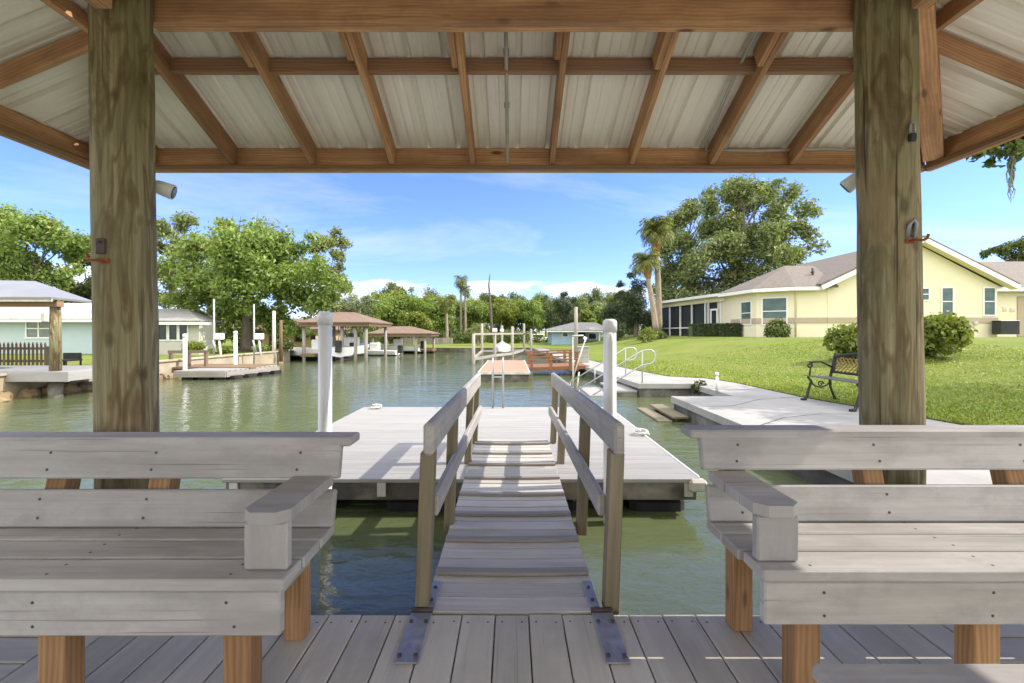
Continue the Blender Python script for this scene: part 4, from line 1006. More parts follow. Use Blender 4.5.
# small boat lifts with white motor boxes on the left bank
for i, (x, yt, yb, Y, lab) in enumerate(((214, 299, 352, 18, 'tall white lift post with a motor box, nearest the white cottage'), (254, 304, 352, 19, 'tall white lift post with a motor box, right of the large tree trunk'))):
    p = P(x, yt, Y); t = thing('lift_post', lab, 'lift', (p.x, Y, .2), 'small boat lifts on the left bank')
    mb = MB(); mb.cyl(p.x, Y, -.3, p.z, .032, 10); part('pole', mb, 'conduit', t)
    q = P(x + 5, 336.5, Y); mb = MB(); mb.box(q, (.32, .25, .26), None, .03); part('motor_box', mb, 'white', t)
    mb = MB(); mb.tube([q + Vector((0, .0, -.1)), q + Vector((.08, 0, -.8))], .04, 8); part('leg', mb, 'white', t)
    mb = MB(); mb.tube([P(x - 1, 340, Y - .3), P(x + 2, 352, Y - .3)], .035, 8); part('brace', mb, 'alu', t)
for x, yt, yb, Y, mat, lab in ((274, 311, 347, 21.5, 'dirty_white', 'pale bare pole left of the terracotta roofed house'), (281, 320, 347, 21.8, 'brown_wood', 'brown bare pole left of the terracotta roofed house')):
    p = P(x, yt, Y); mb = MB(); mb.tube([(p.x, Y, -.2), p], [.09, .07], 10); tag(mb.build('mooring_pole', mat), lab, 'pole')
# tan house under the trees
rh = thing('tan_house', 'tan house with terracotta roof half hidden by the large tree', 'house', (-16, 34, 0))
RY = 32.0; xa = (262 - CX) / FOC * RY; xb = (314 - CX) / FOC * RY
mb = MB(); mb.b2(xa, xb, RY, RY + 6, 0, 1.5); part('wall', mb, 'tan_house', rh)
mb = MB(); mb.poly([(xa - .6, RY - .5, 1.42), (xb + .5, RY - .5, 1.42), (xb - 1.6, RY + 3, 2.25), (xa - .6, RY + 3, 2.25)], .08); mb.poly([(xb + .5, RY - .5, 1.42), (xb + .5, RY + 6.5, 1.42), (xb - 1.6, RY + 3, 2.25)], .08); part('roof', mb, 'redroof', rh)
Wr = Wall((xa, RY), (xb, RY)); window(rh, Wr, .5, 1.5, .1, 1.2, 'darkglass', 'brown_wood', rails=()); window(rh, Wr, 2.3, 3.0, .5, 1.2, 'darkglass', 'brown_wood', rails=())
# boathouses with terracotta roofs
def boathouse(label, corners, ez, apex, posts, deckz, fl):
    t = thing('boathouse', label, 'boathouse', (corners[0][0], corners[0][1], WATER), 'boathouses with terracotta roofs')
    A, B, C, D = [Vector((x, y, ez)) for x, y in corners]; R1, R2 = Vector(apex[0]), Vector(apex[1])
    for f in ((A, B, R2, R1), (B, C, R2), (C, D, R1, R2), (D, A, R1)):
        mb = MB(); mb.poly(list(f), .07); part('roof', mb, 'redroof', t)
    for p, q in ((A, B), (B, C), (D, A)):
        mb = MB(); d = Vector((0, 0, -.15)); c = (A + B + C + D) / 4; k = .94
        mb.beam(c + (p - c) * k + d, c + (q - c) * k + d, .08, .14, (0, 0, 1)); part('beam', mb, 'brown_wood', t)
    for x, y in posts: mb = MB(); mb.cyl(x, y, -1.2, ez - .1, .085, 10); part('post', mb, 'grey_wood', t)
    mb = MB(); mb.b2(*fl, deckz - .14, deckz); part('catwalk', mb, 'brown_wood', t)
    return t
b1 = boathouse('terracotta roofed boathouse sheltering a boat, behind the left guide pile', ((-10.7, 22.5), (-7.05, 22.5), (-7.05, 27.0), (-10.7, 27.0)), 1.72, ((-9.2, 24.2, 2.3), (-8.6, 24.8, 2.3)),
          [((x - CX) / FOC * 22.9, 22.9) for x in (304, 342, 355.5, 366)] + [(-10.4, 26.6), (-7.4, 26.6)], .12, (-10.6, -9.9, 22.8, 33))
boat('boat', 'white motorboat with a dark canopy inside the nearer terracotta boathouse', (-8.75, 24.9, -.05), 4.2, 1.6, .5, 0.05, 'white')
b2 = boathouse('smaller terracotta roofed boathouse at the head of the canal', ((-9.7, 30.3), (-5.35, 30.3), (-5.35, 34), (-9.7, 34)), 1.13, ((-8.6, 31.8, 1.62), (-7.1, 31.8, 1.62)),
          [((x - CX) / FOC * 30.6, 30.6) for x in (373, 387, 402, 416, 425)] + [(-5.7, 33.2)], .02, (-9.6, -5.5, 31.5, 33.4))
boat('boat', 'white boat moored under the smaller terracotta boathouse', (-7.9, 31.6, -.15), 3.2, 1.3, .4, 1.45, 'white', top=False)
boat('boat', 'low white skiff moored between the two terracotta boathouses', (-8.7, 28.8, -.26), 3.0, 1.1, .3, 1.5, 'white', top=False)
boat('boat', 'white boat moored on the left bank beside the tan seawall', (-10.2, 24.0, -.1), 3.4, 1.3, .42, 1.5, 'white', top=False)
ff = thing('board_fence', 'weathered grey board fence across the far bank lawn', 'fence', (-6.5, 44, 0))
mb = MB(); x = -10.5
while x < -5.9: mb.b2(x, x + .19, 44, 44.03, .0, .66); x += .2
part('board', mb, 'grey_wood', ff)
for x in (-10.2, -8.2, -6.1): mb = MB(); mb.b2(x - .05, x + .05, 44.035, 44.13, 0, .7); part('fence_post', mb, 'grey_wood', ff)
# blue cottage on the right bank
bc = thing('blue_cottage', 'small light blue cottage with grey roof beyond the red ramp', 'house', (6.5, 44, .1))
BY = 42.0; xa = (552 - CX) / FOC * BY; xm = (575 - CX) / FOC * BY; xb = (606 - CX) / FOC * BY
mb = MB(); mb.b2(xa, xm, BY, BY + 5, 0, 1.42); mb.b2(xm + .001, xb, BY + 2.2, BY + 5, 0, 1.42); part('wall', mb, 'blue', bc)
mb = MB(); mb.poly([(xa - .6, BY - .6, 1.40), (xb + .5, BY - .6, 1.40), (xb - .6, BY + 2, 2.15), (xa + 2.2, BY + 2, 2.15)], .08); mb.poly([(xa - .6, BY + 5.6, 1.40), (xa - .6, BY - .6, 1.40), (xa + 2.2, BY + 2, 2.15)], .08); part('roof', mb, 'greyroof', bc)
mb = MB(); mb.b2(xa - .55, xb + .45, BY - .58, BY - .54, 1.22, 1.335); part('fascia', mb, 'white', bc)
Wb = Wall((xa, BY), (xm, BY)); window(bc, Wb, .95, 1.5, .75, 1.2, 'darkglass', rails=(), fw=.05)
for x in (599.5,): p = (x - CX) / FOC * (BY - .3); mb = MB(); mb.b2(p - .06, p + .06, BY - .35, BY - .23, 0, 1.38); part('porch_post', mb, 'white', bc)
Wp = Wall((xm, BY + 2.2), (xb, BY + 2.2)); mb = MB(); Wp.box(mb, .3, 1.3, .002, .05, 0.05, 1.2); part('door', mb, 'plaid', bc); window(bc, Wp, 1.6, 2.4, .5, 1.1, 'darkglass', rails=(), fw=.05)
for i, (x, yt, Y, lab) in enumerate(((541, 332, 52, 'white vehicle parked on the far lawn left of the blue cottage'), )):
    c = P(x, 340, Y); t = thing('parked_van', lab, 'vehicle', (c.x, Y, .03))
    mb = MB(); mb.b2(c.x - 1.1, c.x + 1.0, Y - .5, Y + .5, .2, .62, .08); mb.b2(c.x - 1.05, c.x + .35, Y - .48, Y + .48, .6, 1.0, .1); part('body', mb, 'white', t)
    mb = MB(); mb.b2(c.x - .9, c.x + .25, Y - .486, Y - .47, .68, .92, .004); part('side_window', mb, 'darkglass', t)
    for dx in (-.65, .6): mb = MB(); mb.tube([(c.x + dx, Y - .51, .2), (c.x + dx, Y - .4, .2)], .18, 14); part('wheel', mb, 'black', t)

# ------------------------------------------------------------------ the yellow house
yh = thing('yellow_house', 'cream yellow house with brown hip and gable roofs above the lawn', 'house', (18, 30, .92))
GY = 25.6; GL, GR, GP = 17.1, 28.0, 22.75; EZ = 3.78
zb0 = .3
# bay with angled corner, then the gable front
A0, A1, A2, A3 = (14.3, 29.6), (14.55, 27.1), (16.0, 25.9), (17.75, 25.62)
W_side, W_bay, W_main = Wall(A0, A1), Wall(A1, A2), Wall(A2, A3)
mb = MB(); mb.prism([A0, A1, A2, A3, (17.75, 30), (14.3, 30)][::1], zb0, EZ - .12); part('wall', mb, 'cream', yh)
mb = MB(); mb.b2(17.752, 27.3, GY, 37, zb0, EZ - .1)
mb.add([(17.55, GY, EZ - .101), (27.62, GY, EZ - .101), (GP, GY, EZ + 2.42), (17.55, GY + .3, EZ - .101), (27.62, GY + .3, EZ - .101), (GP, GY + .3, EZ + 2.42)], [(0, 1, 2), (3, 5, 4), (0, 3, 4, 1), (1, 4, 5, 2), (2, 5, 3, 0)]); part('wall', mb, 'cream', yh)
mb = MB(); mb.b2(14.3, 26, 30.001, 40, zb0, EZ - .12); part('wall', mb, 'cream', yh)
W_g = Wall((17.752, GY), (27.3, GY))
bz0, bz1 = 1.22 + (HY - 322.5) / FOC * GY, 1.22 + (HY - 318) / FOC * GY
mb = MB()
for W_ in (W_side, W_bay, W_main, W_g): W_.box(mb, -.02, W_.L + .02, .002, .045, bz0 - .02, bz1 + .03)
part('trim_band', mb, 'taupe', yh)
# bay windows
window(yh, W_side, 1.0, 2.1, 1.55 + .1, 3.12, 'glass', mull=()); window(yh, W_bay, .28, 1.62, 1.62, 3.25, 'glass', mull=(), rails=(.5,))
def gwin(x0, x1, y0, y1, **k):
    a0 = (x0 - CX) / FOC * GY - 17.752; a1 = (x1 - CX) / FOC * GY - 17.752
    window(yh, W_g, a0, a1, 1.22 + (HY - y1) / FOC * GY, 1.22 + (HY - y0) / FOC * GY, 'glass', **k)
gwin(918, 929.5, 287.5, 301); gwin(940.5, 953.5, 287, 316); gwin(982.5, 995.5, 287, 316)
# roofs
mb = MB(); ov = .45
gl, gr_ = (GL, EZ), (GR, EZ + .02); pk = EZ + 2.66
yf = GY - .5
mb.poly([(GL, yf, EZ), (GP, yf, pk), (GP, 38, pk), (GL, 38, EZ)][::-1], .12); part('roof', mb, 'shingle', yh)
mb = MB(); mb.poly([(GP, yf, pk), (GR, yf, EZ + .02), (GR, 38, EZ + .02), (GP, 38, pk)][::-1], .12); part('roof', mb, 'shingle', yh)
for p0, p1 in (((GL, EZ), (GP, pk)), ((GP, pk), (GR, EZ + .02))):
    mb = MB(); mb.beam((p0[0], yf - .02, p0[1] - .12), (p1[0], yf - .02, p1[1] - .12), .035, .24, (0, 0, 1)); part('barge_board', mb, 'white', yh)
    mb = MB(); mb.beam((p0[0], yf + .22, p0[1] - .2), (p1[0], yf + .22, p1[1] - .2), .44, .03, (0, 0, 1)); part('soffit', mb, 'cream', yh)
ap = Vector((17.6, 29.4, EZ + 1.72)); e = EZ
E0, E1, E2, E3 = (13.75, 30.4, e), (14.15, 26.75, e), (15.8, 25.42, e), (18.1, 25.2, e)
rb = (19.5, 29.4, EZ + 1.72); rl = (17.6, 36, EZ + 1.72)
for f in ((E2, E3, rb, ap), (E1, E2, ap), (E0, E1, ap)):
    mb = MB(); mb.poly([Vector(q) for q in f], .10); part('roof', mb, 'shingle', yh)
for p0, p1 in ((E0, E1), (E1, E2), (E2, (17.2, 25.28, e))):
    mb = MB(); d = Vector((0, 0, -.13)); mb.beam(Vector(p0) + d, Vector(p1) + d, .04, .2, (0, 0, 1)); part('fascia', mb, 'white', yh)
mb = MB(); mb.prism([E0[:2], E1[:2], E2[:2], (17.2, 25.28), (17.7, 26.5), (15, 30.4)], e - .24, e - .22); part('soffit', mb, 'cream', yh)
for x, y, z in ((21.5, 27.0, 5.9), (18.1, 27.4, 4.75)):
    mb = MB(); mb.cyl(x, y, z - .2, z + .32, .06, 12); mb.cyl(x, y, z + .06, z + .10, .12, 12); part('vent_pipe', mb, 'bolt', yh)
mb = MB(); q = W_main.at(.12, .05, 0); mb.tube([(q.x, q.y, .6), (q.x, q.y, EZ - .35), (q.x, q.y - .25, EZ - .2)], .045, 8); part('downpipe', mb, 'cream', yh)
# right wing
mb = MB(); mb.b2(27.35, 40, 27.2, 36, zb0, EZ - .06); part('wall', mb, 'cream', yh)
mb = MB(); mb.poly([(27.0, 26.7, EZ + .05), (41, 26.7, EZ + .05), (41, 32, EZ + 2.4), (27.0, 32, EZ + 2.4)], .12); part('roof', mb, 'shingle', yh)
mb = MB(); mb.b2(27.9, 41, 26.66, 26.70, EZ - .17, EZ + .04); part('fascia', mb, 'white', yh)
W_r = Wall((27.35, 27.2), (40, 27.2)); mb = MB(); a = (1017 - CX) / FOC * 27.2 - 27.35; W_r.box(mb, max(a, .4), a + 1.1, .002, .05, .95, 3.35); part('door', mb, 'taupe', yh)
# screened porch, seen almost edge on
PA, PB = (12.75, 39.5), (14.25, 30.4); W_p = Wall(PA, PB); Lp = W_p.L; pz0, pz1 = .72, 3.30
mb = MB(); W_p.box(mb, 0, Lp, -.30, -.26, pz0, pz1); part('screen', mb, 'screen', yh)
mb = MB(); W_p.box(mb, -.1, Lp, -.14, .03, pz1, 3.78); part('porch_beam', mb, 'cream', yh)
mb = MB(); W_p.box(mb, -.1, Lp, -.4, .6, .55, pz0 - .002); part('porch_slab', mb, 'concrete', yh)
mb = MB()
for x in (669, 679.5, 691, 704.5, 707.5, 720): # posts found where the porch line meets the view ray
    k = (x - CX) / FOC; tt = (k * PA[1] - PA[0]) / ((PB[0] - PA[0]) - k * (PB[1] - PA[1])); a = tt * Lp
    W_p.box(mb, a - .05, a + .05, -.12, -.02, pz0, pz1)
W_p.box(mb, 0, Lp, -.11, -.03, pz0 + .78, pz0 + .86); part('screen_frame', mb, 'white', yh)
k = (714 - CX) / FOC; tt = (k * PA[1] - PA[0]) / ((PB[0] - PA[0]) - k * (PB[1] - PA[1])); a = tt * Lp
mb = MB(); W_p.box(mb, a - .42, a + .42, -.02, .03, pz0 + .02, pz0 + .3); W_p.box(mb, a - .42, a - .3, -.02, .03, pz0 + .3, pz0 + 2.0); W_p.box(mb, a + .3, a + .42, -.02, .03, pz0 + .3, pz0 + 2.0); W_p.box(mb, a - .42, a + .42, -.02, .03, pz0 + 2.0, pz0 + 2.12); part('door', mb, 'white', yh)
mb = MB(); q = [W_p.at(-.3, .45, 3.80), W_p.at(Lp + .2, .45, 3.80), W_p.at(Lp + .2, -5, 4.1), W_p.at(-.3, -5, 4.1)]; mb.poly(q, .08); part('porch_roof', mb, 'greyroof', yh)
mb = MB(); W_p.box(mb, -.3, Lp + .2, .44, .48, 3.62, 3.81); part('fascia', mb, 'white', yh)
ac = thing('air_conditioner', 'dark grey air conditioner unit against the yellow house wall', 'air conditioner', P(1003, 333, 25))
a, b = P(1001, 332.5, 24.9), P(1020, 320.5, 24.9)
mb = MB(); mb.b2(a.x, b.x, 24.9, 25.4, a.z - .1, b.z - .05, .02); part('cabinet', mb, 'screen', ac)
mb = MB(); mb.b2(a.x - .01, b.x + .01, 24.89, 25.41, b.z - .049, b.z, .015); part('top', mb, 'black', ac)
mb = MB()
for k in range(9): z = a.z + (b.z - a.z) * (k + .5) / 10; mb.b2(a.x + .05, b.x - .05, 24.885, 24.899, z, z + .02)
part('grille', mb, 'black', ac)
UL = {968.5: 'lowest small utility box on the yellow house wall', 975.5: 'small utility box between the two tall windows of the gable', 1004: 'utility box above the left half of the air conditioner', 1012: 'utility box above the right half of the air conditioner'}
for x, y, w, h in ((968.5, 326, .22, .25), (975.5, 323, .2, .2), (1004, 309, .2, .3), (1012, 310, .24, .25)):
    c = P(x, y, 25.55); t = thing('utility_box', UL[x], 'utility box', c, 'utility boxes on the yellow house wall'); mb = MB(); mb.box((c.x, GY - .06, c.z), (w, .1, h), None, .01); part('box', mb, 'dirty_white', t)
# ------------------------------------------------------------------ vegetation
def mesh_np(name, V, Q, mat, parent, uv=False):
    off = origin_of(parent) if parent is not None else Vector((0, 0, 0))
    V = np.asarray(V, dtype=np.float32) - np.array(off, dtype=np.float32)
    me = bpy.data.meshes.new(name); n = len(Q)
    me.vertices.add(len(V)); me.vertices.foreach_set('co', V.ravel())
    me.loops.add(n * 4); me.loops.foreach_set('vertex_index', np.asarray(Q, dtype=np.int32).ravel())
    me.polygons.add(n); me.polygons.foreach_set('loop_start', np.arange(0, n * 4, 4, dtype=np.int32))
    me.update(calc_edges=True); me.validate(); me.materials.append(M[mat])
    o = link(bpy.data.objects.new(name, me))
    if parent is not None: o.parent = parent
    return o
def leaf_quads(pts, out, size, rng, asp=0.5, up=0.35, rand=0.8):
    n = len(pts)
    nr = out * 0.6 + rng.normal(0, rand, (n, 3)); nr[:, 2] += up; nr /= np.linalg.norm(nr, axis=1)[:, None] + 1e-9
    r = rng.normal(0, 1, (n, 3)); r[:, 2] -= 0.4
    t = r - nr * np.sum(r * nr, axis=1)[:, None]; t /= np.linalg.norm(t, axis=1)[:, None] + 1e-9
    b = np.cross(nr, t); L = (size * rng.uniform(0.6, 1.35, n))[:, None]
    fold = nr * L * 0.12
    V = np.stack([pts - t * L * .5, pts + b * L * asp * .5 + fold, pts + t * L * .5, pts - b * L * asp * .5 + fold], 1).reshape(-1, 3)
    return V
def clump_points(cs, rs, n, rng, shell=0.45, squash=0.85):
    cs = np.asarray(cs, float); rs = np.asarray(rs, float)
    w = rs ** 2; idx = rng.choice(len(rs), n, p=w / w.sum())
    d = rng.normal(0, 1, (n, 3)); d /= np.linalg.norm(d, axis=1)[:, None]
    # sub-clumps: leaves gather along twig directions so gaps stay open
    k = 40; tw = rng.normal(0, 1, (len(rs), k, 3)); tw /= np.linalg.norm(tw, axis=2)[:, :, None]
    pick = tw[idx, rng.integers(0, k, n)]
    d = pick + d * 0.62; d /= np.linalg.norm(d, axis=1)[:, None]
    u = rng.uniform(0, 1, n) ** shell
    u *= 1 + 0.16 * rng.normal(0, 1, n)
    p = cs[idx] + d * (rs[idx] * u)[:, None] * np.array([1, 1, squash])
    return p, d
def crown(parent, cs, rs, n, size, mat, seed, name='crown', **k):
    rng = np.random.default_rng(seed); p, d = clump_points(cs, rs, n, rng, k.get('shell', .45), k.get('squash', .85))
    V = leaf_quads(p, d, size, rng, k.get('asp', .5)); return mesh_np(name, V, np.arange(len(V)).reshape(-1, 4), mat, parent)
def trunk(parent, base, top, r0, cs, rs, mat, seed, limbs=14, fork=.45, name='trunk'):
    rg = random.Random(seed); mb = MB(); base, top = Vector(base), Vector(top)
    pts = [base + (top - base) * t + Vector((rg.uniform(-.06, .06), rg.uniform(-.06, .06), 0)) * (top - base).length * .25 * t for t in (0, .06, .25, .5, .75, 1)]
    mb.tube(pts, [r0 * 1.5, r0 * 1.1, r0, r0 * .85, r0 * .65, r0 * .4], 10)
    order = sorted(range(len(rs)), key=lambda i: -rs[i])[:limbs]
    for i in order:
        c = Vector(cs[i]); f = rg.uniform(fork, .95); s = base + (top - base) * f
        m = s.lerp(c, .5) + Vector((rg.uniform(-1, 1), rg.uniform(-1, 1), rg.uniform(-.2, .8))) * (c - s).length * .1
        e = c + (c - s).normalized() * rs[i] * .4
        mb.tube([s, s.lerp(m, .5), m, m.lerp(e, .6), e], [r0 * .36, r0 * .30, r0 * .2, r0 * .12, r0 * .04], 6, cap=False)
        for q in range(3):
            d = Vector((rg.uniform(-1, 1), rg.uniform(-1, 1), rg.uniform(-.3, 1))).normalized() * rs[i] * .8
            mb.tube([m.lerp(e, .4), m.lerp(e, .6) + d * .5, e + d], [r0 * .16, r0 * .1, r0 * .03], 5, cap=False)
    return part(name, mb, mat, parent)
def tree_px(name, label, cat, Y, blobs, base, leaf, bark, n, size, seed, r0=.25, depth=.5, gz_=None, group=None, shell=.45, limbs=16, asp=.5, sub=3, squash=.85):
    """A tree whose crown clumps are listed by where they are seen (x, y, radius in pixels at distance Y), spread in depth round the trunk."""
    rg = random.Random(seed); k = Y / FOC
    bx = (base[0] - CX) * k; bz = gz_ if gz_ is not None else CAM_Z + (HY - base[1]) * k
    t = thing(name, label, cat, (bx, Y, bz), group)
    cs, rs = [], []
    xm = sum(b[0] for b in blobs) / len(blobs); ext = max(abs(b[0] - xm) + b[2] for b in blobs) * k
    for bb in blobs:
        x, y, r = bb[:3]; dy = (bb[3] if len(bb) > 3 else rg.uniform(-1, 1)) * ext * depth; c = P(x, y, Y + dy)
        for q in range(sub):
            o = Vector((rg.gauss(0, 1), rg.gauss(0, 1), rg.gauss(0, .8))) * r * k * .42
            cs.append(tuple(c + o)); rs.append(r * k * rg.uniform(.5, .8))
    topz = sum(c[2] for c in cs) / len(cs); topx = sum(c[0] for c in cs) / len(cs)
    crown(t, cs, rs, n, size, leaf, seed, shell=shell, asp=asp, squash=squash)
    trunk(t, (bx, Y, bz - .1), (bx * .6 + topx * .4, Y, topz + .1 * (topz - bz)), r0, cs, rs, bark, seed, limbs)
    return t

# left bank trees
tree_px('broadleaf_tree', 'large bright green spreading tree on the left bank with a thick trunk', 'tree', 26.5,
        [(190, 262, 26), (215, 248, 26), (248, 245, 28), (280, 250, 26), (306, 266, 24), (325, 282, 20), (200, 285, 24), (235, 278, 28), (268, 280, 28), (296, 298, 24), (318, 306, 18), (186, 300, 16), (222, 304, 20), (262, 310, 22), (288, 318, 16), (326, 262, 14), (232, 232, 14), (175, 270, 12), (300, 246, 14), (335, 298, 10), (205, 318, 14), (240, 312, 14), (275, 322, 13), (300, 322, 12), (255, 262, 20), (225, 262, 20), (290, 280, 20), (240, 288, 22, -1), (262, 280, 22, -1), (225, 275, 20, -1), (250, 304, 16, -.8), (280, 270, 20, -.9), (205, 292, 18, -.8), (240, 262, 20, -1)],
        (246, 349), 'leaf_bright', 'bark', 36000, .24, 11, r0=.3, depth=.35, limbs=20)
tree_px('broadleaf_tree', 'bright green leafy tree above the teal house at the left edge', 'tree', 36,
        [(5, 235, 26), (28, 228, 22), (50, 246, 22), (18, 262, 26), (45, 272, 22), (66, 272, 12), (-15, 255, 26), (70, 258, 10), (0, 290, 26), (40, 300, 24)],
        (20, 345), 'leaf_bright', 'bark', 28000, .3, 12, r0=.3)
tree_px('broadleaf_tree', 'dark green tree between the teal house and the left post', 'tree', 41,
        [(84, 262, 14), (92, 280, 16), (80, 290, 14), (100, 250, 12), (110, 275, 16), (95, 305, 18), (118, 300, 18), (70, 305, 14), (130, 285, 12)],
        (96, 345), 'leaf_mid', 'bark', 12000, .32, 13)
tree_px('pine_tree', 'tall pale loose crowned pine right of the left post', 'tree', 44,
        [(168, 228, 12), (185, 224, 12), (160, 245, 12), (178, 250, 12), (160, 268, 12), (170, 285, 10), (150, 230, 10), (196, 240, 10), (158, 300, 12)],
        (170, 345), 'leaf_pale', 'palebark', 9000, .3, 14, r0=.22, shell=.6, sub=4)
tree_px('broadleaf_tree', 'slender pale green tree rising behind the large spreading tree', 'tree', 37,
        [(328, 238, 12), (318, 252, 12), (338, 258, 10), (330, 275, 14), (340, 285, 10), (322, 300, 12), (335, 305, 10)],
        (330, 345), 'leaf_pale', 'palebark', 7000, .26, 15, r0=.14, shell=.6)
tree_px('broadleaf_tree', 'yellow green understorey tree behind the white cottage', 'tree', 33,
        [(190, 308, 12), (205, 300, 12), (222, 306, 12), (178, 300, 10), (235, 316, 12), (215, 320, 12), (275, 316, 10), (288, 326, 8)],
        (205, 347), 'leaf_yel', 'bark', 7000, .24, 16, r0=.12)
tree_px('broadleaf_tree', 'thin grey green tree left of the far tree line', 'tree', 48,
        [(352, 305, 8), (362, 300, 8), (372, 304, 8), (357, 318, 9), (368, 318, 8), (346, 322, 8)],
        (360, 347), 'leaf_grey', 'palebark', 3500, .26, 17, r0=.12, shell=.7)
# the big oak and its neighbours on the right bank
tree_px('oak_tree', 'tall broad oak behind the yellow house', 'tree', 42,
        [(740, 186, 20), (718, 200, 20), (745, 210, 24), (768, 205, 18), (722, 226, 24), (752, 236, 24), (785, 205, 16), (800, 216, 17), (790, 235, 20), (806, 240, 14), (778, 255, 20), (735, 252, 22), (708, 248, 20), (760, 270, 20), (790, 266, 16), (715, 272, 20), (740, 280, 20), (700, 285, 20), (795, 190, 8), (705, 212, 14), (770, 225, 22), (740, 228, 24), (808, 225, 12), (800, 250, 14), (775, 240, 18), (728, 195, 18), (755, 190, 14), (730, 240, 20), (768, 190, 12), (715, 295, 20), (745, 296, 18), (695, 305, 18), (770, 288, 18), (680, 312, 16)],
        (728, 330), 'leaf_oak', 'bark', 40000, .32, 21, r0=.5, depth=.4, limbs=26)
tree_px('oak_tree', 'lower rounded oak between the palms and the tall oak', 'tree', 46,
        [(690, 208, 16), (700, 226, 18), (680, 228, 16), (672, 246, 16), (692, 252, 18), (684, 274, 20), (668, 278, 16), (700, 290, 20), (676, 300, 18), (662, 300, 14), (690, 312, 18)],
        (686, 332), 'leaf_oak', 'bark', 18000, .34, 22, r0=.35)
tree_px('cedar_tree', 'dark drooping cedar left of the palm trunks', 'tree', 38,
        [(636, 288, 9), (630, 302, 11), (640, 306, 12), (625, 318, 11), (638, 322, 13), (648, 316, 12), (633, 276, 6), (652, 328, 10), (620, 330, 9)],
        (636, 340), 'leaf_cedar', 'bark', 20000, .2, 23, r0=.2, asp=.3, sub=6)
tree_px('cedar_tree', 'second dark cedar between the blue cottage and the palms', 'tree', 47,
        [(622, 296, 7), (614, 310, 9), (626, 312, 9), (612, 324, 9), (628, 326, 10), (620, 284, 4)],
        (620, 341), 'leaf_cedar', 'bark', 14000, .2, 24, r0=.15, asp=.3, sub=6)
tree_px('broadleaf_tree', 'green tree at the far right behind the yellow house roof', 'tree', 52,
        [(1012, 246, 10), (1026, 240, 12), (996, 252, 8), (1040, 248, 14), (1020, 258, 12), (985, 254, 6)],
        (1020, 330), 'leaf_mid', 'bark', 7000, .3, 25, r0=.25)

# the wood along the head of the canal: each tree its own
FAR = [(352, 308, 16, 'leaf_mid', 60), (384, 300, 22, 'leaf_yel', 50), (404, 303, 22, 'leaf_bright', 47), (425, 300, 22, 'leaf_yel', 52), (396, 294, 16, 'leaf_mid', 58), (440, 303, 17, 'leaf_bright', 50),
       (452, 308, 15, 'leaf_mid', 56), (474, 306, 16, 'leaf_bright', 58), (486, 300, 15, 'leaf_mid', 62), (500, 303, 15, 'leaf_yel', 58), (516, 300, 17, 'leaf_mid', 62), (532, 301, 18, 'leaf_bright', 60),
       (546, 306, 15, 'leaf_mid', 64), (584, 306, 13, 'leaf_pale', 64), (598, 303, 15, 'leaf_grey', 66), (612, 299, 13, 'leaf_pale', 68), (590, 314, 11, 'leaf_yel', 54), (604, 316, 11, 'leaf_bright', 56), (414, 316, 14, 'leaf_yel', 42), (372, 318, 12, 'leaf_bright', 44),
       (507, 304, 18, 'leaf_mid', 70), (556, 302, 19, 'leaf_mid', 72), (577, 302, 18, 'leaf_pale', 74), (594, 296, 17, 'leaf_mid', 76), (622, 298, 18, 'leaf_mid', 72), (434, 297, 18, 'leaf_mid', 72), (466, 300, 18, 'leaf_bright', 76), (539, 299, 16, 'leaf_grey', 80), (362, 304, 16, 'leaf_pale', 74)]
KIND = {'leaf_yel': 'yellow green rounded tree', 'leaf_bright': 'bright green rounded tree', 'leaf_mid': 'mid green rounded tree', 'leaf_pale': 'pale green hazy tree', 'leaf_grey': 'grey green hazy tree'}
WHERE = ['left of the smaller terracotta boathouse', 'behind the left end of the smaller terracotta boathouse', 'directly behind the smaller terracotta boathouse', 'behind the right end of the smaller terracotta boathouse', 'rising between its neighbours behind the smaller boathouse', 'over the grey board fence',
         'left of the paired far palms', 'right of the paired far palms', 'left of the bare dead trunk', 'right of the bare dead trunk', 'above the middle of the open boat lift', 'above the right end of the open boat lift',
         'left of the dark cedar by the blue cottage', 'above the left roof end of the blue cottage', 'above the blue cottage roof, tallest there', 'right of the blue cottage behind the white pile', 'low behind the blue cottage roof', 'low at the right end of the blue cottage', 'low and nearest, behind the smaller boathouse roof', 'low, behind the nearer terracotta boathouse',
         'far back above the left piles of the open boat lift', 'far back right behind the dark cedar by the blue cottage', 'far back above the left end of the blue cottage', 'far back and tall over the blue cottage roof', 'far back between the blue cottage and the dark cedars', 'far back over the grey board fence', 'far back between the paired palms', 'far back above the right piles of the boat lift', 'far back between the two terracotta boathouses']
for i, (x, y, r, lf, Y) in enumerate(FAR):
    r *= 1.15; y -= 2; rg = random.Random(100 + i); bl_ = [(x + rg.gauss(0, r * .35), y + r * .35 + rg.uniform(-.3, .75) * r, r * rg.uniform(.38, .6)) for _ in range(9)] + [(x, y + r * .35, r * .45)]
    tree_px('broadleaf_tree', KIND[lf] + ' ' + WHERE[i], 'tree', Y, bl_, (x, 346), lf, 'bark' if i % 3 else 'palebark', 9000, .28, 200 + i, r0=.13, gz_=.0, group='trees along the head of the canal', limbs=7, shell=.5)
tree_px('cedar_tree', 'dark upright cedar left of the blue cottage roof', 'tree', 55,
        [(563, 298, 6), (560, 308, 8), (567, 310, 8), (556, 320, 8), (570, 322, 9), (563, 330, 9), (573, 300, 4)], (563, 345), 'leaf_cedar', 'bark', 10000, .22, 31, r0=.14, gz_=.0, asp=.3, sub=6)
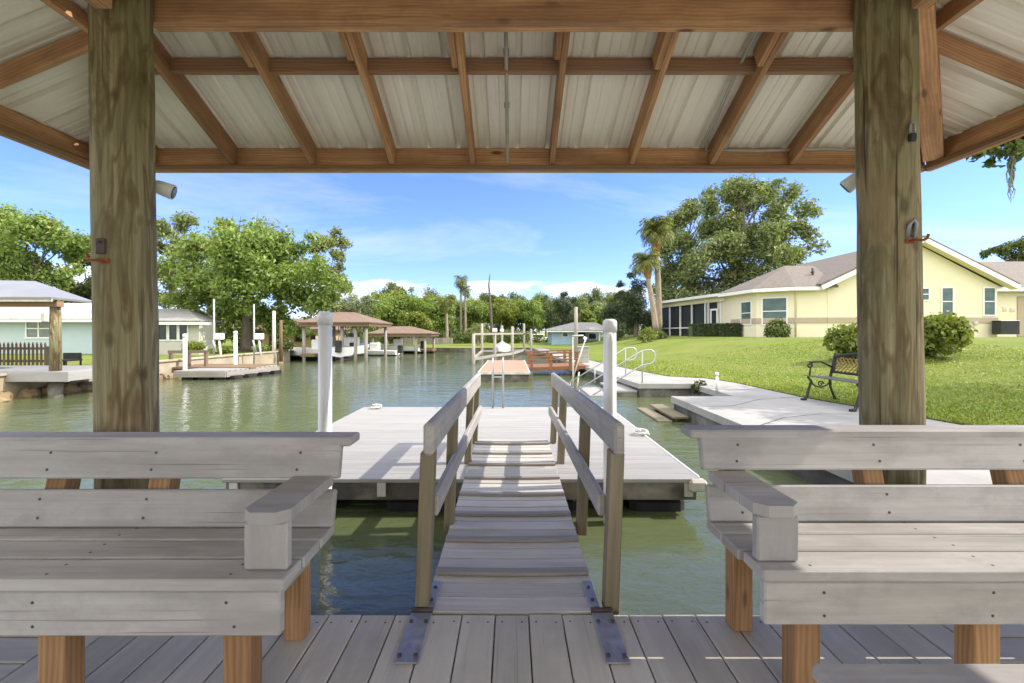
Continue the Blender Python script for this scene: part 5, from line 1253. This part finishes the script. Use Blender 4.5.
# undergrowth that nobody could count, behind and beneath those trees
rng = np.random.default_rng(5); cs = []; rs = []
for i in range(150):
    Y = rng.uniform(62, 80); x = rng.uniform(-70, 60); cs.append((x, Y, rng.uniform(0, 2.6) + .8 * math.sin(x * .4))); rs.append(rng.uniform(1.2, 2.2))
p, d = clump_points(cs, rs, 60000, rng, .4); V = leaf_quads(p, d, .42, rng)
o = mesh_np('woodland', V, np.arange(len(V)).reshape(-1, 4), 'leaf_mid', None); tag(o, 'green woodland closing the view behind the far bank', 'woodland', kind='stuff')
cs = []; rs = []
for i in range(70):
    x = rng.uniform(-16, 8); Y = rng.uniform(46, 54)
    if 440 < CX + x / Y * FOC < 449: continue
    cs.append((x, Y, rng.uniform(.1, .9))); rs.append(rng.uniform(.5, 1.0))
for i in range(60):
    x = rng.uniform(-34, -12); Y = rng.uniform(34, 40); cs.append((x, Y, rng.uniform(.1, 1.4))); rs.append(rng.uniform(.5, 1.1))
p, d = clump_points(cs, rs, 36000, rng, .4); V = leaf_quads(p, d, .24, rng)
o = mesh_np('undergrowth', V, np.arange(len(V)).reshape(-1, 4), 'leaf_mid', None); tag(o, 'dense green undergrowth beneath the far trees', 'undergrowth', kind='stuff')

# palms
def palm(label, base, head, r0, R, nf, seed, droop=.9, skirt=True, group=None, mat='frond', fan=False):
    base, head = Vector(base), Vector(head); t = thing('palm_tree', label, 'palm', base, group); rg = random.Random(seed)
    mb = MB(); pts = [base.lerp(head, k / 10) + Vector((math.sin(k * .5) * .03, 0, 0)) for k in range(11)]
    mb.tube(pts, [r0 * (1.25 - .4 * k / 10) * (1 + .05 * (k % 2)) for k in range(11)], 12); part('trunk', mb, 'palmbark', t)
    if skirt:
        mb = MB(); d = (head - base).normalized()
        mb.tube([head - d * R * .95, head - d * R * .75, head - d * R * .3, head + d * .05], [r0 * .9, r0 * 1.5, r0 * 2.0, r0 * 1.2], 10)
        for k in range(26):
            a = rg.uniform(0, 6.28); s = head - d * R * rg.uniform(.1, .7); q = Vector((math.cos(a), math.sin(a), 0))
            mb.beam(s + q * r0, s + q * r0 * 2.6 + d * R * rg.uniform(-.1, .22), .05, .02, (0, 0, 1))
        part('skirt', mb, 'boots', t)
    V = []; Q = []
    for k in range(nf):
        az = k * 2.399 + rg.uniform(-.2, .2); el = rg.uniform(-.35 if skirt else -.75, 1.4); L = R * rg.uniform(.8, 1.15)
        hd = Vector((math.cos(az), math.sin(az), 0)); pts = []
        p_ = head.copy(); e_ = el
        for j in range(8):
            pts.append(p_.copy()); p_ = p_ + (hd * math.cos(e_) + Vector((0, 0, math.sin(e_)))) * L / 7; e_ -= droop * (.10 + .075 * j)
        side = hd.cross(Vector((0, 0, 1)))
        nl = 13
        for j in range(2, nl + 1):
            s_ = j / nl * 6.99; i0 = int(s_); c = pts[i0].lerp(pts[i0 + 1], s_ - i0); ax = (pts[i0 + 1] - pts[i0]).normalized()
            ll = L * .42 * math.sin(math.pi * (.18 + .72 * j / nl))
            for sg in (-1, 1):
                dr = (side * sg * .85 + ax * .55 + Vector((0, 0, rg.uniform(-.55, -.05)))).normalized(); w = ax * L * .032
                o = len(V); tip = c + dr * ll + Vector((0, 0, -ll * .25)); m = c + dr * ll * .55
                V += [c - w, m - w * .8, tip, m + w]; Q.append((o, o + 1, o + 2, o + 3))
        for j in range(7):
            o = len(V); w = side * L * .012; V += [pts[j] - w, pts[j + 1] - w, pts[j + 1] + w, pts[j] + w]; Q.append((o, o + 1, o + 2, o + 3))
    mesh_np('fronds', [tuple(q) for q in V], Q, mat, t); return t
PY = 33
palm('taller palm with a rusty skirt left of the yellow house', P(659, 331, PY), P(656.5, 232, PY), .19, 1.55, 64, 1, group='palms beside the yellow house')
palm('shorter leaning palm left of the taller one', P(656, 331, PY - 1), P(646, 262, PY - 1), .17, 1.3, 54, 2, group='palms beside the yellow house')
palm('tall slender far palm, left one of the pair', P(460.5, 347, 52), P(461, 280, 52), .11, 1.1, 34, 3, 1.1, False, 'palms along the head of the canal')
palm('slender far palm, right and lower one of the pair', P(465, 347, 52), P(465.5, 290, 52), .11, 1.0, 34, 4, 1.2, False, 'palms along the head of the canal')
palm('short thick far palm left of the pair', P(447, 346, 46), P(446.5, 302, 46), .12, 1.25, 40, 5, 1.0, False, 'palms along the head of the canal')
palm('tiny distant palm top over the far tree line', P(411.5, 345, 85), P(411.5, 289, 85), .10, .75, 30, 6, .9, False, 'palms along the head of the canal')
palm('low bushy palm at the far bank right of the grey fence', P(478, 348, 40), P(478, 330, 40), .12, 1.2, 36, 7, 1.0, False, 'palms along the head of the canal')
p = P(490, 274, 50); b = P(491, 346, 50); mb = MB(); mb.tube([b, b.lerp(p, .3) + Vector((.1, 0, 0)), b.lerp(p, .6), b.lerp(p, .85) + Vector((-.15, 0, 0)), p], [.17, .14, .12, .09, .05], 8)
tag(mb.build('dead_trunk', 'bark'), 'bare dead trunk standing above the far trees', 'tree')

# shrubs and hedge by the yellow house
def shrub(label, c, rx, h, n, leaf, size, seed, name='shrub', squash=.9, group=None):
    rg = random.Random(seed); t = thing(name, label, 'shrub', c, group); c = Vector(c); cs, rs = [], []
    for k in range(16):
        a = rg.uniform(0, 6.28); q = rg.uniform(0, .72); cs.append((c.x + math.cos(a) * rx * q, c.y + math.sin(a) * rx * q * .8, c.z + h * rg.uniform(.25, .68) * (1.1 - q * .5))); rs.append(h * rg.uniform(.24, .36))
    crown(t, cs, rs, n, size, leaf, seed, name='foliage', squash=squash, asp=.55, shell=.35)
    mb = MB()
    for k in range(5): a = rg.uniform(0, 6.28); mb.tube([c, c + Vector((math.cos(a) * rx * .3, math.sin(a) * rx * .3, h * .5))], [.03, .012], 6)
    part('stem', mb, 'bark', t); return t
shrub('big rounded yellow green shrub, left half behind the right post', (10.45, 13.3, zr(10.45, 13.3) - .05), 1.15, 1.5, 13000, 'leaf_yel', .15, 41, group='big rounded shrubs on the lawn')
shrub('big rounded yellow green shrub showing right of the right post', (11.75, 13.1, zr(11.75, 13.1) - .05), 1.4, 1.5, 16000, 'leaf_yel', .15, 42, group='big rounded shrubs on the lawn')
c = P(775, 338, 25.4); shrub('upright green shrub under the bay window', (c.x, 25.2, c.z), .75, 1.15, 3200, 'leaf_mid', .14, 43)
c = P(648, 341, 30); shrub('rounded bright shrub at the palm bases', (c.x, 30, c.z), .75, .95, 2600, 'leaf_yel', .14, 44)
c = P(656, 340, 31.5); shrub('darker low shrub beside the palm bases', (c.x + .2, 31.5, c.z), .6, .7, 1800, 'leaf_mid', .14, 45)
hd_ = thing('hedge', 'clipped dark hedge in front of the screened porch', 'hedge', P(714, 338, 29)); rng = np.random.default_rng(46)
n = 9000; a = P(690, 338, 30.5); b = P(738.5, 338, 28.8); u_ = rng.uniform(0, 1, n); f_ = rng.integers(0, 3, n)
hx = a.x + (b.x - a.x) * u_; hy = a.y + (b.y - a.y) * u_; hw = rng.uniform(-.45, .45, n); hz = rng.uniform(.05, .92, n)
hw = np.where(f_ == 0, -.45, hw) + rng.normal(0, .03, n); hz = np.where(f_ == 1, .92, hz) + rng.normal(0, .03, n)
p = np.stack([hx, hy + hw, (a.z + (b.z - a.z) * u_) + hz - .05], 1); d = np.stack([0 * hx, np.where(f_ == 0, -1, 0.), np.where(f_ == 1, 1., .2)], 1)
V = leaf_quads(p, d.astype(float), .11, rng); mesh_np('foliage', V, np.arange(len(V)).reshape(-1, 4), 'leaf_dark', hd_)
mb = MB(); mb.beam(a + Vector((0, 0, .4)), b + Vector((0, 0, .4)), .7, .8, (0, 0, 1)); part('inner_twigs', mb, M['leaf_dark'], hd_)
# plants on the left bank
for i, (x, y, Y, r, h, lf, lab) in enumerate(((195, 352, 20.5, .5, .6, 'leaf_yel', 'small rounded shrub below the dark windows of the white cottage'), (283, 350, 22.3, .6, .6, 'leaf_mid', 'low shrub on the tan seawall right of the large trunk'), (262, 352, 22, .7, .4, 'leaf_bright', 'low flowering plant at the foot of the large trunk'), (222, 354, 19, .6, .35, 'leaf_yel', 'low plant between the lift posts on the left bank'), (305, 338, 31, .8, .9, 'leaf_mid', 'rounded shrub in front of the tan house'))):
    c = P(x, y, Y); shrub(lab, c, r, h, 1300, lf, .12, 50 + i)
shrub('weedy tuft in the corner of the canal wall beside the walkway', (4.1, 9.9, -.15), .3, .35, 500, 'leaf_dark', .07, 60)
# the branch of a near tree, whose trunk stands outside the view
ot = thing('overhanging_tree', 'leafy branch with hanging moss reaching in at the upper right', 'tree', (15.5, 8.2, .4))
rg = random.Random(77); cs = []; rs = []
for x, y, r in ((1003, 140, .2), (1018, 130, .25), (990, 149, .16), (984, 139, .15), (1012, 152, .2), (1000, 128, .25), (1022, 148, .22)): c = P(x, y, 8 + rg.uniform(-.3, .3)); cs.append(tuple(c)); rs.append(r)
for x, y, z, r in ((8.12, 8.0, 4.33, .12), (8.38, 8.0, 4.62, .2), (8.3, 7.9, 4.4, .1), (8.62, 8.0, 4.80, .24), (8.5, 8.1, 4.25, .12), (8.55, 8.0, 4.95, .25), (8.8, 7.8, 4.75, .28), (8.75, 8.0, 4.45, .2), (9.2, 7.7, 5.1, .42), (9.15, 8.0, 4.72, .28), (9.0, 7.9, 4.45, .2), (9.6, 8, 5.3, .55), (9.7, 7.8, 4.75, .35), (10.2, 8, 5.2, .7), (10.6, 7.6, 4.9, .55), (11, 8.4, 5.9, 1.0), (12, 8, 5.4, 1.1), (12.5, 9, 6.6, 1.3), (13.5, 7.5, 6, 1.3), (14.5, 8.5, 7, 1.6), (15.8, 8, 6.5, 1.5), (16.5, 9, 7.4, 1.6), (13, 6.5, 6.8, 1.2), (11.6, 6.8, 6.1, .9)): cs.append((x, y, z)); rs.append(r)
crown(ot, cs, rs, 22000, .17, 'leaf_mid', 78, shell=.6, asp=.55)
trunk(ot, (15.5, 8.2, .3), (14.5, 8.2, 6.5), .3, cs, rs, 'bark', 79, 18)
rg = random.Random(5)
for (x, y, z, L) in ((8.72, 7.95, 4.3, .85), (10.3, 7.8, 4.6, .7), (11.2, 8.0, 5, .9)):
    mb = MB()
    for q in range(14):
        ln = L * rg.uniform(.4, 1); mb.tube([(x + rg.uniform(-.03, .03), y + rg.uniform(-.03, .03), z - ln * k / 5 + (0.0)) if k == 0 else (x + rg.uniform(-.045, .045), y + rg.uniform(-.04, .04), z - ln * k / 5) for k in range(6)], [.012, .014, .013, .011, .009, .004], 4, cap=False)
    part('moss', mb, 'moss', ot)
# lawn grass close by
rng = np.random.default_rng(9); n = 60000
Y = 3.2 + (rng.uniform(0, 1, n) ** 1.9) * 15; ed = np.array([interp(LAWN_EDGE, y) for y in Y]); X = ed + .01 + (rng.uniform(0, 1, n) ** 1.3) * np.minimum(13, 1.25 * Y + 1 - ed + .5).clip(.6, 13)
Z = np.array([zr(a, b) for a, b in zip(X, Y)]); p = np.stack([X, Y, Z], 1); h = rng.uniform(.015, .04, n); az = rng.uniform(0, 6.28, n); w = .006 + Y * .0009
s = np.stack([np.cos(az) * w, np.sin(az) * w, 0 * w], 1); l = np.stack([rng.normal(0, .022, n), rng.normal(0, .022, n), h], 1)
V = np.stack([p - s, p + s, p + l + s * .25, p + l - s * .25], 1).reshape(-1, 3)
o = mesh_np('grass', V, np.arange(len(V)).reshape(-1, 4), 'blade', None); tag(o, 'short bright grass blades on the near lawn', 'grass', kind='stuff')
